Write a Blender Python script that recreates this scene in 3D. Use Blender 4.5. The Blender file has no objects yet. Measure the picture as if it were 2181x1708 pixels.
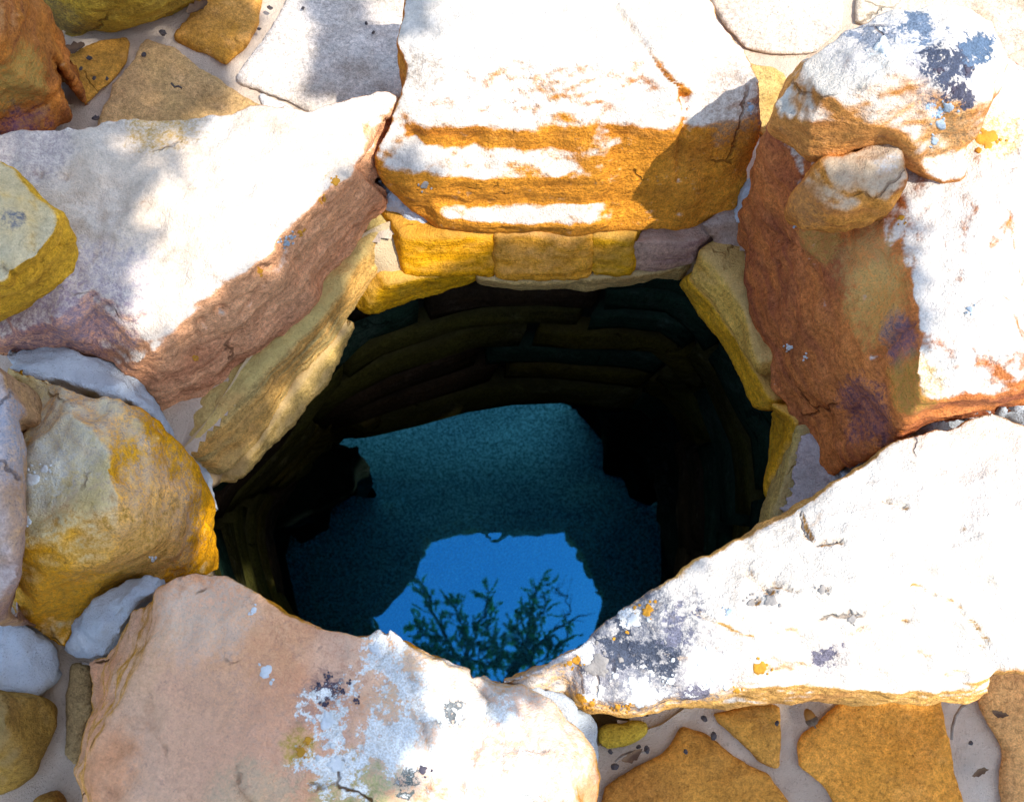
import bpy, bmesh, math, random
import numpy as np
from mathutils import Vector, Matrix
from mathutils.geometry import delaunay_2d_cdt
from mathutils.bvhtree import BVHTree

# ------------------------------------------------------------------ camera, sky, sun, exposure
sc = bpy.context.scene
col = sc.collection
R = math.radians
CAM = Vector((0.0, 0.0, 1.48)); PITCH = R(73.0); ROLL = R(6.0); FPX = 2181.0
CF = Vector((0, math.cos(PITCH), -math.sin(PITCH))); _u = Vector((0, math.sin(PITCH), math.cos(PITCH)))
CR = Vector((math.cos(ROLL), 0, 0)) + _u * math.sin(ROLL); CU = Vector((-math.sin(ROLL), 0, 0)) + _u * math.cos(ROLL)
cam = bpy.data.cameras.new('camera'); cam.lens = 36.0; cam.sensor_width = 36.0
cam.clip_start = 0.02; cam.clip_end = 500
cam_o = bpy.data.objects.new('camera', cam); col.objects.link(cam_o)
cam_o.location = CAM; cam_o.rotation_euler = Matrix((CR, CU, -CF)).transposed().to_euler()
cam.dof.use_dof = True; cam.dof.focus_distance = 1.50; cam.dof.aperture_fstop = 7.0
sc.camera = cam_o

SUN = Vector((0.49, -0.12, 0.86)).normalized()
world = bpy.data.worlds.new('World'); sc.world = world; world.use_nodes = True
wn = world.node_tree; wn.nodes.clear()
sky = wn.nodes.new('ShaderNodeTexSky'); sky.sky_type = 'NISHITA'; sky.sun_disc = False
sky.dust_density = 1.0; sky.ozone_density = 1.2
sky.sun_elevation = math.asin(SUN.z); sky.sun_rotation = math.atan2(SUN.x, SUN.y)
bg = wn.nodes.new('ShaderNodeBackground'); bg.inputs['Strength'].default_value = 0.15
wo = wn.nodes.new('ShaderNodeOutputWorld')
wtc = wn.nodes.new('ShaderNodeTexCoord'); wnz = wn.nodes.new('ShaderNodeTexNoise'); wnz.inputs['Scale'].default_value = 2.2; wnz.inputs['Detail'].default_value = 6
wn.links.new(wtc.outputs['Generated'], wnz.inputs['Vector'])
wmr = wn.nodes.new('ShaderNodeMapRange'); wmr.inputs[1].default_value = .42; wmr.inputs[2].default_value = .75; wmr.inputs[4].default_value = .30
wn.links.new(wnz.outputs[0], wmr.inputs[0])
wmx = wn.nodes.new('ShaderNodeMix'); wmx.data_type = 'RGBA'; wmx.inputs[7].default_value = (4.2, 4.6, 5.0, 1)
wn.links.new(wmr.outputs[0], wmx.inputs[0]); wn.links.new(sky.outputs[0], wmx.inputs[6]); wn.links.new(wmx.outputs[2], bg.inputs[0]); wn.links.new(bg.outputs[0], wo.inputs[0])
sl = bpy.data.lights.new('sun', 'SUN'); sl.energy = 2.7; sl.angle = R(0.5); sl.color = (1.0, 0.95, 0.88)
so = bpy.data.objects.new('sun', sl); col.objects.link(so)
so.rotation_euler = SUN.to_track_quat('Z', 'Y').to_euler(); so.location = SUN * 8
sc.view_settings.view_transform = 'Standard'; sc.view_settings.look = 'None'
sc.view_settings.exposure = 1.3; sc.view_settings.gamma = 1.0
sc.render.engine = 'CYCLES'
sc.cycles.use_denoising = True
sc.cycles.max_bounces = 10; sc.cycles.diffuse_bounces = 6; sc.cycles.transparent_max_bounces = 12
sc.cycles.sample_clamp_indirect = 6.0

# ------------------------------------------------------------------ maths helpers
def ray(u, v):
    return CF + CR * ((u - 1090.5) / FPX) - CU * ((v - 854.0) / FPX)
def P(u, v, z):
    d = ray(u, v); return CAM + d * ((z - CAM.z) / d.z)
def project(p):                       # numpy (n,3) -> (n,2)
    q = p - np.array(CAM)
    w = q @ np.array(CF)
    return np.stack([1090.5 + FPX * (q @ np.array(CR)) / w, 854.0 - FPX * (q @ np.array(CU)) / w], 1)
_rng = np.random.RandomState(7)
PERM = np.concatenate([_rng.permutation(256)] * 2).astype(np.int64)
GR = np.array([[1,1,0],[-1,1,0],[1,-1,0],[-1,-1,0],[1,0,1],[-1,0,1],[1,0,-1],[-1,0,-1],[0,1,1],[0,-1,1],[0,1,-1],[0,-1,-1],[1,1,0],[-1,1,0],[0,-1,1],[0,-1,-1]], float)
def noise(p):
    i = np.floor(p).astype(np.int64); f = p - i; i &= 255
    w = f * f * f * (f * (f * 6 - 15) + 10)
    out = 0
    for dx in (0, 1):
        wx = w[:, 0] if dx else 1 - w[:, 0]
        a = PERM[(i[:, 0] + dx) & 255]
        for dy in (0, 1):
            wy = w[:, 1] if dy else 1 - w[:, 1]
            b = PERM[(a + i[:, 1] + dy) & 255]
            for dz in (0, 1):
                wz = w[:, 2] if dz else 1 - w[:, 2]
                g = GR[PERM[(b + i[:, 2] + dz) & 255] & 15]
                out = out + wx * wy * wz * (g[:, 0] * (f[:, 0] - dx) + g[:, 1] * (f[:, 1] - dy) + g[:, 2] * (f[:, 2] - dz))
    return out
def fbm(p, oct=4, gain=.5):
    s = 0; a = 1
    for k in range(oct):
        s = s + a * noise(p * (2 ** k) + 17.3 * k); a *= gain
    return s
def in_poly(pts, poly):
    x, y = pts[:, 0], pts[:, 1]; r = np.zeros(len(pts), bool)
    n = len(poly)
    for i in range(n):
        x1, y1 = poly[i][:2]; x2, y2 = poly[i - 1][:2]
        c = ((y1 > y) != (y2 > y)) & (x < (x2 - x1) * (y - y1) / (y2 - y1 + 1e-12) + x1)
        r ^= c
    return r
def seg_dist(pts, poly):
    d = np.full(len(pts), 1e9)
    for a, b in zip(poly[:-1], poly[1:]):
        a = np.array(a[:2], float); b = np.array(b[:2], float); ab = b - a
        t = np.clip(((pts - a) @ ab) / (ab @ ab), 0, 1)
        d = np.minimum(d, np.linalg.norm(pts - a - t[:, None] * ab, axis=1))
    return d

# ------------------------------------------------------------------ object helpers
def mesh_obj(name, me, mat=None, parent=None, loc=None):
    o = bpy.data.objects.new(name, me); col.objects.link(o)
    if mat: me.materials.append(mat)
    if parent is not None: o.parent = parent
    if loc is not None: o.location = loc
    return o
def tag(o, label=None, cat=None, group=None, kind=None):
    if label: o['label'] = label
    if cat: o['category'] = cat
    if group: o['group'] = group
    if kind: o['kind'] = kind
    return o
def pydata(name, v, f, smooth=True):
    me = bpy.data.meshes.new(name); me.from_pydata([tuple(x) for x in v], [], [tuple(x) for x in f])
    if smooth: me.polygons.foreach_set('use_smooth', np.ones(len(me.polygons), bool))
    me.update(); return me
def empty(name, loc=(0, 0, 0)):
    o = bpy.data.objects.new(name, None); col.objects.link(o); o.location = loc; return o

# ------------------------------------------------------------------ material helpers
class NT:
    def __init__(s, name):
        s.m = bpy.data.materials.new(name); s.m.use_nodes = True; s.t = s.m.node_tree; s.t.nodes.clear()
        s.out = s.n('ShaderNodeOutputMaterial')
    def n(s, typ, **kw):
        x = s.t.nodes.new(typ)
        for k, v in kw.items(): setattr(x, k, v)
        return x
    def l(s, a, b): s.t.links.new(a, b)
    def set(s, inp, v):
        if isinstance(v, bpy.types.NodeSocket): s.l(v, inp)
        else:
            if inp.type == 'RGBA' and len(v) == 3: v = (*v, 1)
            inp.default_value = v
    def noise(s, vec, scale, detail=4, rough=.55, dist=0, out=0):
        x = s.n('ShaderNodeTexNoise'); s.l(vec, x.inputs['Vector'])
        x.inputs['Scale'].default_value = scale; x.inputs['Detail'].default_value = detail
        x.inputs['Roughness'].default_value = rough; x.inputs['Distortion'].default_value = dist
        return x.outputs[out]
    def math(s, op, a, b=0.0, c=None, clamp=False):
        x = s.n('ShaderNodeMath', operation=op, use_clamp=clamp); s.set(x.inputs[0], a); s.set(x.inputs[1], b)
        if c is not None: s.set(x.inputs[2], c)
        return x.outputs[0]
    def rng(s, v, a, b, c=0.0, d=1.0, smooth=True):
        x = s.n('ShaderNodeMapRange'); x.interpolation_type = 'SMOOTHSTEP' if smooth else 'LINEAR'
        s.set(x.inputs[0], v)
        for k, q in enumerate((a, b, c, d)): s.set(x.inputs[1 + k], q)
        return x.outputs[0]
    def mix(s, f, a, b, mode='MIX'):
        x = s.n('ShaderNodeMix', data_type='RGBA', blend_type=mode); s.set(x.inputs[0], f)
        s.set(x.inputs[6], a); s.set(x.inputs[7], b); return x.outputs[2]
    def mapping(s, vec, loc=(0, 0, 0), rot=(0, 0, 0), scale=(1, 1, 1)):
        x = s.n('ShaderNodeMapping'); s.l(vec, x.inputs[0]); x.inputs[1].default_value = loc
        x.inputs[2].default_value = rot; x.inputs[3].default_value = scale; return x.outputs[0]
    def bump(s, h, strength, dist, normal=None):
        x = s.n('ShaderNodeBump'); s.l(h, x.inputs['Height']); x.inputs['Strength'].default_value = strength
        x.inputs['Distance'].default_value = dist
        if normal is not None: s.l(normal, x.inputs['Normal'])
        return x.outputs[0]
    def principled(s, color, rough=.85, normal=None, spec=.25):
        x = s.n('ShaderNodeBsdfPrincipled'); s.set(x.inputs['Base Color'], color); s.set(x.inputs['Roughness'], rough)
        x.inputs['Specular IOR Level'].default_value = spec
        if normal is not None: s.l(normal, x.inputs['Normal'])
        s.l(x.outputs[0], s.out.inputs[0]); return x

def sandstone(name, pale=(.62, .59, .55), pale2=(.5, .43, .36), side=(.36, .2, .09), dark=(.22, .09, .035),
              t0=.55, t1=.85, strata=(0, 0, 0), strata_n=40, stains=(), origin=Vector((0, 0, 0)), seed=0, speck=.0,
              speck_col=(.08, .06, .09), bump=1.0, wob=.5, spec=.15, crack=.6):
    def sat(q, k=1.22):
        L = .3 * q[0] + .59 * q[1] + .11 * q[2]; return tuple(min(.9, max(.002, L + (x - L) * k)) for x in q)
    side = sat(side); dark = sat(dark); pale2 = sat(pale2, 1.1)
    N = NT(name); tc = N.n('ShaderNodeTexCoord').outputs['Object']
    vec = N.mapping(tc, loc=(seed * 3.7, seed * 1.3, seed * 2.1))
    n1 = N.noise(vec, 5, 5, .6); n2 = N.noise(vec, 26, 8, .65); n3 = N.noise(vec, 150, 5, .6); n4 = N.noise(vec, 420, 2, .6)
    sv = N.mapping(vec, rot=strata, scale=(4, 4, strata_n)); st = N.noise(sv, 1, 6, .62, .25)
    nz = N.n('ShaderNodeSeparateXYZ'); g = N.n('ShaderNodeNewGeometry'); N.l(g.outputs['Normal'], nz.inputs[0])
    a = N.math('MULTIPLY_ADD', n1, wob, nz.outputs[2]); a = N.math('MULTIPLY_ADD', n2, wob * .8, a)
    a = N.math('SUBTRACT', a, wob * .9); a = N.math('MULTIPLY_ADD', N.math('SUBTRACT', n3, .5), .35, a)
    top = N.rng(a, t0 - .05, t1 + .05)
    sc_ = N.mix(N.rng(st, .36, .62), dark, side)
    sc_ = N.mix(N.rng(n2, .50, .72, 0, .55), sc_, tuple(min(1, c * 1.5 + .04) for c in side))
    n13 = N.noise(vec, 13, 6, .62, .4); sc_ = N.mix(N.rng(n13, .52, .70, 0, .6), sc_, tuple(x * .72 for x in dark)); sc_ = N.mix(N.rng(n13, .46, .30, 0, .55), sc_, tuple(min(.85, x * 1.25 + .03) for x in side))
    sc_ = N.mix(N.rng(n1, .52, .68, 0, .55), sc_, tuple(x * .78 for x in dark))
    sc_ = N.mix(N.rng(N.noise(vec, 3.1, 3, .6), .42, .62, 0, .65), sc_, (min(1, side[0] * 1.22), side[1] * 1.28, side[2] * 1.25))
    tc_ = N.mix(N.rng(n1, .42, .68), pale, pale2); tc_ = N.mix(N.rng(n2, .55, .75, 0, .5), tc_, tuple(c * .82 for c in pale2))
    c = N.mix(top, sc_, tc_)
    for (u, v, z, r, colr, k) in stains:
        p = P(u, v, z) - origin
        d = N.n('ShaderNodeVectorMath', operation='DISTANCE'); N.l(tc, d.inputs[0]); d.inputs[1].default_value = p
        q = N.math('DIVIDE', d.outputs['Value'], r)
        q = N.math('MULTIPLY_ADD', N.math('SUBTRACT', n1, .5), 1.6, q); q = N.math('MULTIPLY_ADD', N.math('SUBTRACT', n2, .5), 1.8, q)
        q = N.math('MULTIPLY_ADD', N.math('SUBTRACT', n3, .5), 1.0, q)
        if k > 1:
            nb = N.noise(vec, 48, 7, .78); q2 = N.math('MULTIPLY_ADD', N.math('SUBTRACT', n2, .5), 1.2, q)
            th = N.rng(q2, .35, 1.5, .40, .66, False)
            mk = N.math('MULTIPLY', N.rng(N.math('SUBTRACT', nb, th), -.015, .03), N.rng(q2, 1.6, 1.3))
            c = N.mix(mk, c, N.mix(N.rng(n4, .4, .6), colr, tuple(min(.85, x * 1.3) for x in colr))); continue
        c = N.mix(N.math('MULTIPLY', N.math('MULTIPLY', N.rng(q, 1.3, .6), N.rng(N.math('ADD', n3, N.math('MULTIPLY', n4, .5)), .58, .92, 1.0, .35)), k), c, N.mix(N.rng(n2, .35, .65), colr, tuple(min(1, x * 1.35) for x in colr)))
    if speck:
        s1 = N.rng(N.noise(vec, 60, 6, .7), .60, .68); c = N.mix(N.math('MULTIPLY', s1, speck), c, speck_col)
    gr = N.rng(N.math('ADD', N.math('MULTIPLY', n3, .55), N.math('MULTIPLY', n4, .45)), .3, .7, .42, 1.58, False)
    gr = N.math('ADD', N.math('MULTIPLY', gr, N.math('MULTIPLY_ADD', top, -.6, 1.0)), N.math('MULTIPLY', top, .6))
    gr = N.math('MULTIPLY', gr, N.rng(n2, .3, .7, 1.18, .80, False))
    cg = N.n('ShaderNodeCombineColor')
    for k in range(3): N.l(gr, cg.inputs[k])
    c = N.mix(1.0, c, cg.outputs[0], 'MULTIPLY')
    dv = N.n('ShaderNodeVectorMath', operation='MULTIPLY_ADD'); nc = N.noise(vec, 9, 4, .6, 0, 1); N.l(nc, dv.inputs[0]); dv.inputs[1].default_value = (.09, .09, .09); N.l(vec, dv.inputs[2])
    vo = N.n('ShaderNodeTexVoronoi', feature='DISTANCE_TO_EDGE'); N.l(dv.outputs[0], vo.inputs['Vector']); vo.inputs['Scale'].default_value = 5.5
    ck = N.math('MULTIPLY', N.rng(vo.outputs['Distance'], .016, .003), N.rng(N.noise(vec, 6, 3, .6), .57, .63))
    c = N.mix(N.math('MULTIPLY', ck, crack), c, tuple(x * .3 for x in dark))
    h = N.math('MULTIPLY_ADD', n2, .6, N.math('MULTIPLY', n3, .25)); h = N.math('MULTIPLY_ADD', n4, .2, h); h = N.math('MULTIPLY_ADD', ck, -.5, h)
    rg_ = N.n('ShaderNodeTexNoise', noise_type='RIDGED_MULTIFRACTAL'); N.l(vec, rg_.inputs['Vector']); rg_.inputs['Scale'].default_value = 22; rg_.inputs['Detail'].default_value = 5
    h = N.math('MULTIPLY_ADD', rg_.outputs[0], -.16, h)
    h = N.math('MULTIPLY_ADD', N.math('MULTIPLY', st, N.rng(top, 0, 1, .7, .1)), 1.0, h)
    N.principled(c, .88, N.bump(h, .8 * bump, .016), spec)
    return N.m

def mortar_mat(name, c1=(.66, .54, .42), c2=(.52, .41, .31), bs=.9):
    N = NT(name); tc = N.n('ShaderNodeTexCoord').outputs['Object']
    n1 = N.noise(tc, 7, 5, .6); n2 = N.noise(tc, 60, 6, .7); n3 = N.noise(tc, 350, 3, .7)
    c = N.mix(N.rng(n1, .35, .65), c1, c2); c = N.mix(N.rng(n2, .58, .72, 0, .5), c, tuple(x * .72 for x in c2))
    c = N.mix(N.rng(n3, .60, .70, 0, .6), c, tuple(x * .4 for x in c2)); c = N.mix(N.rng(n3, .38, .28, 0, .5), c, tuple(min(1, x * 1.15) for x in c1))
    h = N.math('MULTIPLY_ADD', n2, .6, N.math('MULTIPLY', n3, .5))
    N.principled(c, .92, N.bump(h, bs, .008), .05); return N.m

def plain(name, c1, c2, scale=20, rough=.8, bump=.3, spec=.25):
    N = NT(name); tc = N.n('ShaderNodeTexCoord').outputs['Object']
    n = N.noise(tc, scale, 6, .65); N.principled(N.mix(N.rng(n, .35, .65), c1, c2), rough, N.bump(n, bump, .006), spec); return N.m

# ------------------------------------------------------------------ stone builder
def stone_mesh(outline, ridges=(), base=-.06, voxel=.006, smooth=6, amp=(.010, .004, .0015), freq=(5, 16, 50),
               strata_amp=0.0, strata_f=45, seed=0, cracks=(), pits=(), ext=None, inset=.12, outward=None, depth=.1, infl=.002):
    pts = list(outline); n = len(pts); edges = [(i, (i + 1) % n) for i in range(n)]
    for rd in ridges:
        k = len(pts); pts += rd; edges += [(k + j, k + j + 1) for j in range(len(rd) - 1)]
    r = delaunay_2d_cdt([Vector((p[0], -p[1])) for p in pts], edges, [list(range(n))[::-1]], 1, 1e-4)
    uv, tris, orig = r[0], r[2], r[3]
    vs = []
    for q, og in zip(uv, orig):
        vs.append(P(*pts[og[0]]) if og else None)
    for i, q in enumerate(uv):
        if vs[i] is None:
            d = [((q.x - p[0]) ** 2 + (q.y + p[1]) ** 2, p[2]) for p in pts]; d.sort()
            vs[i] = P(q.x, -q.y, d[0][1])
    o2n = {}
    for i, og in enumerate(orig):
        for k in og: o2n[k] = i
    c = sum((P(*p) for p in outline), Vector()) / n
    m = len(vs); loop = []
    for i in range(n):
        p = P(*pts[i])
        if outward is not None:
            d = Vector((p.x - outward[0], p.y - outward[1], 0)).normalized()
            b = p + d * depth + Vector((0, 0, -.02))
        else:
            zb = min(base, p.z - .02)
            a = CAM + (p - CAM) * ((zb - CAM.z) / (p.z - CAM.z)); s = Vector((p.x, p.y, zb))
            b = a if (p.x - c.x) * -p.x + (p.y - c.y) * -p.y > 0 else s
            b = b.lerp(Vector((c.x, c.y, zb)), inset)
        vs.append(b); loop.append(m + i)
    cb = sum((vs[i] for i in loop), Vector()) / n; vs.append(cb); ci = len(vs) - 1
    faces = [tuple(t) for t in tris]
    for i in range(n):
        j = (i + 1) % n; a, b = o2n[i], o2n[j]
        faces.append((a, b, loop[j])); faces.append((a, loop[j], loop[i])); faces.append((loop[i], loop[j], ci))
    bm = bmesh.new(); bv = [bm.verts.new(v) for v in vs]
    for f in faces:
        if len(set(f)) == 3:
            try: bm.faces.new([bv[k] for k in f])
            except ValueError: pass
    bmesh.ops.recalc_face_normals(bm, faces=bm.faces)
    me = bpy.data.meshes.new('tmp'); bm.to_mesh(me); bm.free()
    ob = bpy.data.objects.new('tmp', me); col.objects.link(ob)
    md = ob.modifiers.new('r', 'REMESH'); md.mode = 'VOXEL'; md.voxel_size = voxel; md.use_smooth_shade = True
    dg = bpy.context.evaluated_depsgraph_get(); dg.update()
    out = bpy.data.meshes.new_from_object(ob.evaluated_get(dg))
    bpy.data.objects.remove(ob); bpy.data.meshes.remove(me)
    nv = len(out.vertices); co = np.empty(nv * 3); out.vertices.foreach_get('co', co); co = co.reshape(-1, 3)
    ed = np.empty(len(out.edges) * 2, np.int32); out.edges.foreach_get('vertices', ed); ed = ed.reshape(-1, 2)
    deg = np.bincount(ed.ravel(), minlength=nv).astype(float)[:, None]; deg[deg == 0] = 1
    for _ in range(smooth):
        acc = np.zeros_like(co)
        for k in range(3):
            acc[:, k] = np.bincount(ed[:, 0], co[ed[:, 1], k], nv) + np.bincount(ed[:, 1], co[ed[:, 0], k], nv)
        co = co * .4 + .6 * acc / deg
    out.vertices.foreach_set('co', co.ravel()); out.update()
    nr = np.empty(nv * 3); out.vertices.foreach_get('normal', nr); nr = nr.reshape(-1, 3)
    sd = np.array([seed * 5.3, seed * 2.9, seed * 7.1])
    d = infl + amp[0] * fbm(co * freq[0] + sd, 2) + amp[1] * fbm(co * freq[1] + sd, 3) + amp[2] * fbm(co * freq[2] + sd, 2)
    if amp[1] > 0:                                   # chipped facets
        q = fbm(co * freq[0] * 2.2 + sd * 2, 2); d = d - amp[1] * 1.6 * np.abs(q)
    if amp[1] > 0:
        d = d - .35 * amp[1] * np.abs(fbm(co * 34 + sd, 2)) - .25 * amp[1] * np.abs(noise(co * 75 + sd)) + .0015
    if strata_amp:
        w = co.copy(); w[:, 2] += .02 * noise(co * 6 + sd)
        s = fbm(w * np.array([5, 5, strata_f]) + sd, 3)
        d = d + strata_amp * s * (1 - np.clip(nr[:, 2], 0, 1) ** 2)
    if cracks or pits:
        px = project(co)
        for poly, wd, dep in cracks:
            jit = 5 * noise(np.c_[px * .03, np.zeros(len(px))]) + 3 * noise(np.c_[px * .1, np.ones(len(px))])
            dd = np.abs(seg_dist(px, poly) + jit * (seg_dist(px, poly) < 40)); d = d - dep * np.exp(-(dd / wd) ** 2)
        for (u, v, rr, dep) in pits:
            d = d - dep * np.exp(-(((px[:, 0] - u) ** 2 + (px[:, 1] - v) ** 2) / rr ** 2))
    co = co + nr * d[:, None]
    out.vertices.foreach_set('co', co.ravel()); out.update()
    return out
def stone(name, outline, mat=None, parent=None, label=None, cat=None, group=None, matf=None, **kw):
    me = stone_mesh(outline, **kw); me.name = name
    nv = len(me.vertices); co = np.empty(nv * 3); me.vertices.foreach_get('co', co); co = co.reshape(-1, 3)
    org = Vector((co[:, 0].mean(), co[:, 1].mean(), co[:, 2].min()))
    me.vertices.foreach_set('co', (co - np.array(org)).ravel()); me.update()
    o = mesh_obj(name, me, matf(org) if matf else mat, parent, org)
    return tag(o, label, cat, group)

# ------------------------------------------------------------------ shared colours
PALE = (.68, .62, .54)
RUST = (.40, .15, .045); OCHRE = (.46, .26, .05); YEL = (.48, .30, .045); PURP = (.17, .09, .13); GREY = (.24, .24, .25)
M_mortar = mortar_mat('mortar_pale')

# ------------------------------------------------------------------ ground, pavement sheet, outlet channel, bed, water
LIP = [(475,1100),(478,1045),(515,1022),(610,925),(700,812),(742,735),(785,668),(860,647),(930,628),(1010,600),(1100,612),(1250,618),(1350,598),(1442,600),(1500,682),(1547,748),(1605,868),(1642,890),(1636,1000),(1612,1135),
       (1520,1290),(1320,1420),(1100,1500),(900,1460),(680,1370),(520,1260)]
LIPZ = -.12
BASE = [(625,1140),(640,1085),(690,1040),(735,1000),(775,955),(830,928),(900,915),(960,908),(1010,892),(1050,880),(1100,872),(1180,866),(1230,868),(1285,872),(1330,905),(1378,940),(1386,990),(1388,1050),(1390,1150),(1390,1260),
        (1370,1350),(1270,1440),(1090,1490),(900,1470),(760,1400),(660,1280)]
BASEZ = -1.2; WZ = -1.32; BEDZ = -1.62
lip = [P(u, v, LIPZ) for u, v in LIP]; basep = [P(u, v + (36 if 5 <= i <= 13 else 0), -.80 if 5 <= i <= 13 else (-.95 if i in (4, 14) else -1.24)) for i, (u, v) in enumerate(BASE)]
HC = sum(lip, Vector()) / len(lip)
hole = [Vector((p.x, p.y, 0)) + (Vector((p.x - HC.x, p.y - HC.y, 0)).normalized() * .07) for p in lip]

def grid_sheet(name, x0, x1, y0, y1, st, zf, cut=None):
    xs = np.arange(x0, x1 + st / 2, st); ys = np.arange(y0, y1 + st / 2, st)
    X, Y = np.meshgrid(xs, ys); p = np.stack([X.ravel(), Y.ravel()], 1); z = zf(p)
    nx = len(xs); idx = np.arange(len(p)).reshape(len(ys), nx)
    f = np.stack([idx[:-1, :-1].ravel(), idx[:-1, 1:].ravel(), idx[1:, 1:].ravel(), idx[1:, :-1].ravel()], 1)
    if cut is not None:
        c = p[f].mean(1); f = f[~cut(c)]
    return pydata(name, np.c_[p, z], f.tolist())

CH = (-1.45, 1.4, 1.36, 4.6)      # unseen open basin beyond the paving, sized to let daylight reach the bed
def pav_z(p):
    q = np.c_[p, np.zeros(len(p))]
    return .004 * fbm(q * 9, 3) + .0025 * fbm(q * 45, 2) - .002
hp = [(h.x, h.y) for h in hole]
pav = mesh_obj('pavement', grid_sheet('pavement', -1.5, 1.5, -.9, 1.345, .0085, pav_z, lambda c: in_poly(c, hp)), M_mortar)
tag(pav, kind='structure')
# outer paving and soil further out, with an opening over the basin
M_soil = plain('soil_dry', (.12, .09, .05), (.2, .16, .1), 6, .95, .5)
def ring_sheet(name, rects, z, mat):
    v = []; f = []
    for (a, b, c, d) in rects:
        k = len(v); v += [(a, c, z), (b, c, z), (b, d, z), (a, d, z)]; f.append((k, k + 1, k + 2, k + 3))
    return tag(mesh_obj(name, pydata(name, v, f, False), mat), kind='structure')
ring_sheet('ground', [(-80, -1.5, -80, 80), (1.5, 80, -80, 80), (-1.5, 1.5, -80, -.9), (-1.5, 1.5, CH[3], 80),
                      (-1.5, CH[0], 1.34, CH[3]), (CH[1], 1.5, 1.34, CH[3])], -.006, M_soil)
# the neck: mortar loft from the paving down to the lip, then the shaft backing
def loft(rings):
    v = []; f = []; n = len(rings[0])
    for r in rings: v += list(r)
    for k in range(len(rings) - 1):
        for i in range(n):
            j = (i + 1) % n; f.append((k * n + i, k * n + j, (k + 1) * n + j, (k + 1) * n + i))
    return v, f
well = empty('stone_well', (HC.x, HC.y, BEDZ)); WO = Vector((HC.x, HC.y, BEDZ))
tag(well, 'dark stone lined well shaft going down to blue water inside the ring of boulders', 'well')
def outw(p, d):
    q = Vector((p.x - HC.x, p.y - HC.y, 0)).normalized(); return p + q * d
v, f = loft([[outw(Vector((h.x, h.y, .006)), .02) - WO for h in hole], [outw(Vector((p.x, p.y, -.05)), .028 if 7 <= i <= 13 else .075) - WO for i, p in enumerate(lip)], [outw(p, .012 if 7 <= i <= 13 else .035) - WO for i, p in enumerate(lip)], [outw(p, .09) - WO for p in lip]])
me = pydata('neck_mortar', v, f)
bm = bmesh.new(); bm.from_mesh(me); bmesh.ops.subdivide_edges(bm, edges=bm.edges, cuts=4, use_grid_fill=True)
for q in bm.verts:
    a = np.array([q.co]) ; q.co += Vector((.006 * noise(a * 22)[0], .006 * noise(a * 22 + 9)[0], .006 * noise(a * 22 + 30)[0]))
bm.to_mesh(me); bm.free()
mesh_obj('neck_mortar', me, mortar_mat('mortar_neck', (.64, .50, .30), (.52, .38, .22)), well)
M_wellm = mortar_mat('mortar_shaft', (.03, .034, .026), (.018, .02, .016))  # near-black mortar backing the shaft stones
def shaft(t, i):                      # t 0 lip .. 1 base
    return lip[i].lerp(basep[i], t)
NL = len(LIP); FAR = set(range(5, 14))
v = []; f = []
zs = [0, .3, .6, .85, .965, 1.32]
for k, t in enumerate(zs):
    for i in range(NL): v.append(outw(shaft(t, i) if t <= 1 else Vector((basep[i].x, basep[i].y, BEDZ - .05)), .09) - WO)
for k in range(len(zs) - 1):
    for i in range(NL):
        j = (i + 1) % NL
        if k == 4 and 4 <= i <= 14: continue
        f.append((k * NL + i, k * NL + j, (k + 1) * NL + j, (k + 1) * NL + i))
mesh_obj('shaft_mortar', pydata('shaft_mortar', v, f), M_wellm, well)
# unseen channel behind the far wall: pale walls bouncing daylight, then open basin
M_chan = plain('channel_stone', (.72, .70, .64), (.62, .60, .54), 9, .9, .5)
def boxes(name, bl, mat, off=Vector((0, 0, 0))):
    v = []; f = []
    for (a, b, c, d, e, g) in bl:
        k = len(v); v += [(x - off.x, y - off.y, z - off.z) for z in (e, g) for x, y in ((a, c), (b, c), (b, d), (a, d))]
        f += [tuple(k + q for q in t) for t in ((3, 2, 1, 0), (4, 5, 6, 7), (0, 1, 5, 4), (1, 2, 6, 5), (2, 3, 7, 6), (3, 0, 4, 7))]
    return pydata(name, v, f, False)
yc = max(p.y for p in basep)
tag(mesh_obj('basin_wall', boxes('basin_wall', [(CH[0] - .3, CH[0], .55, CH[3], BEDZ - .1, -.03), (CH[1], CH[1] + .3, .55, CH[3], BEDZ - .1, -.03), (CH[0] - .3, CH[1] + .3, CH[3], CH[3] + .3, BEDZ - .1, -.03)], M_chan), M_chan), kind='structure')
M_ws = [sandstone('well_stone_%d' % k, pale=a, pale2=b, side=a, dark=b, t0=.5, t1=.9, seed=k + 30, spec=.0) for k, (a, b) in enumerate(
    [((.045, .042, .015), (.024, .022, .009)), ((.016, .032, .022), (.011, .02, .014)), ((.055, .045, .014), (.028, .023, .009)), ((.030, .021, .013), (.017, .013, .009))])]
tag(mesh_obj('dark_reflect_panel', boxes('dark_reflect_panel', [(CH[0], CH[1], .86, 1.335, -.16, -.05)], None), M_ws[0]), kind='structure')  # unseen dark slab added under the paving to darken the water's reflection
def bed_z(p):
    q = np.c_[p, np.zeros(len(p))]; return BEDZ + .02 * fbm(q * 3, 3)
N = NT('blue_sand'); tc = N.n('ShaderNodeTexCoord').outputs['Object']
n1 = N.noise(tc, 130, 2, .7); n2 = N.noise(tc, 300, 2, .7); n0 = N.noise(tc, 6, 4, .6)
s_ = N.math('ADD', N.math('MULTIPLY', n1, .5), N.math('MULTIPLY', n2, .5))
c = N.mix(N.rng(s_, .42, .58), (.16, .22, .22), (.94, .95, .92)); c = N.mix(N.rng(s_, .62, .70), c, (.97, .97, .95))
c = N.mix(N.rng(n0, .4, .7, 0, .2), c, (.4, .45, .45))
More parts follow.
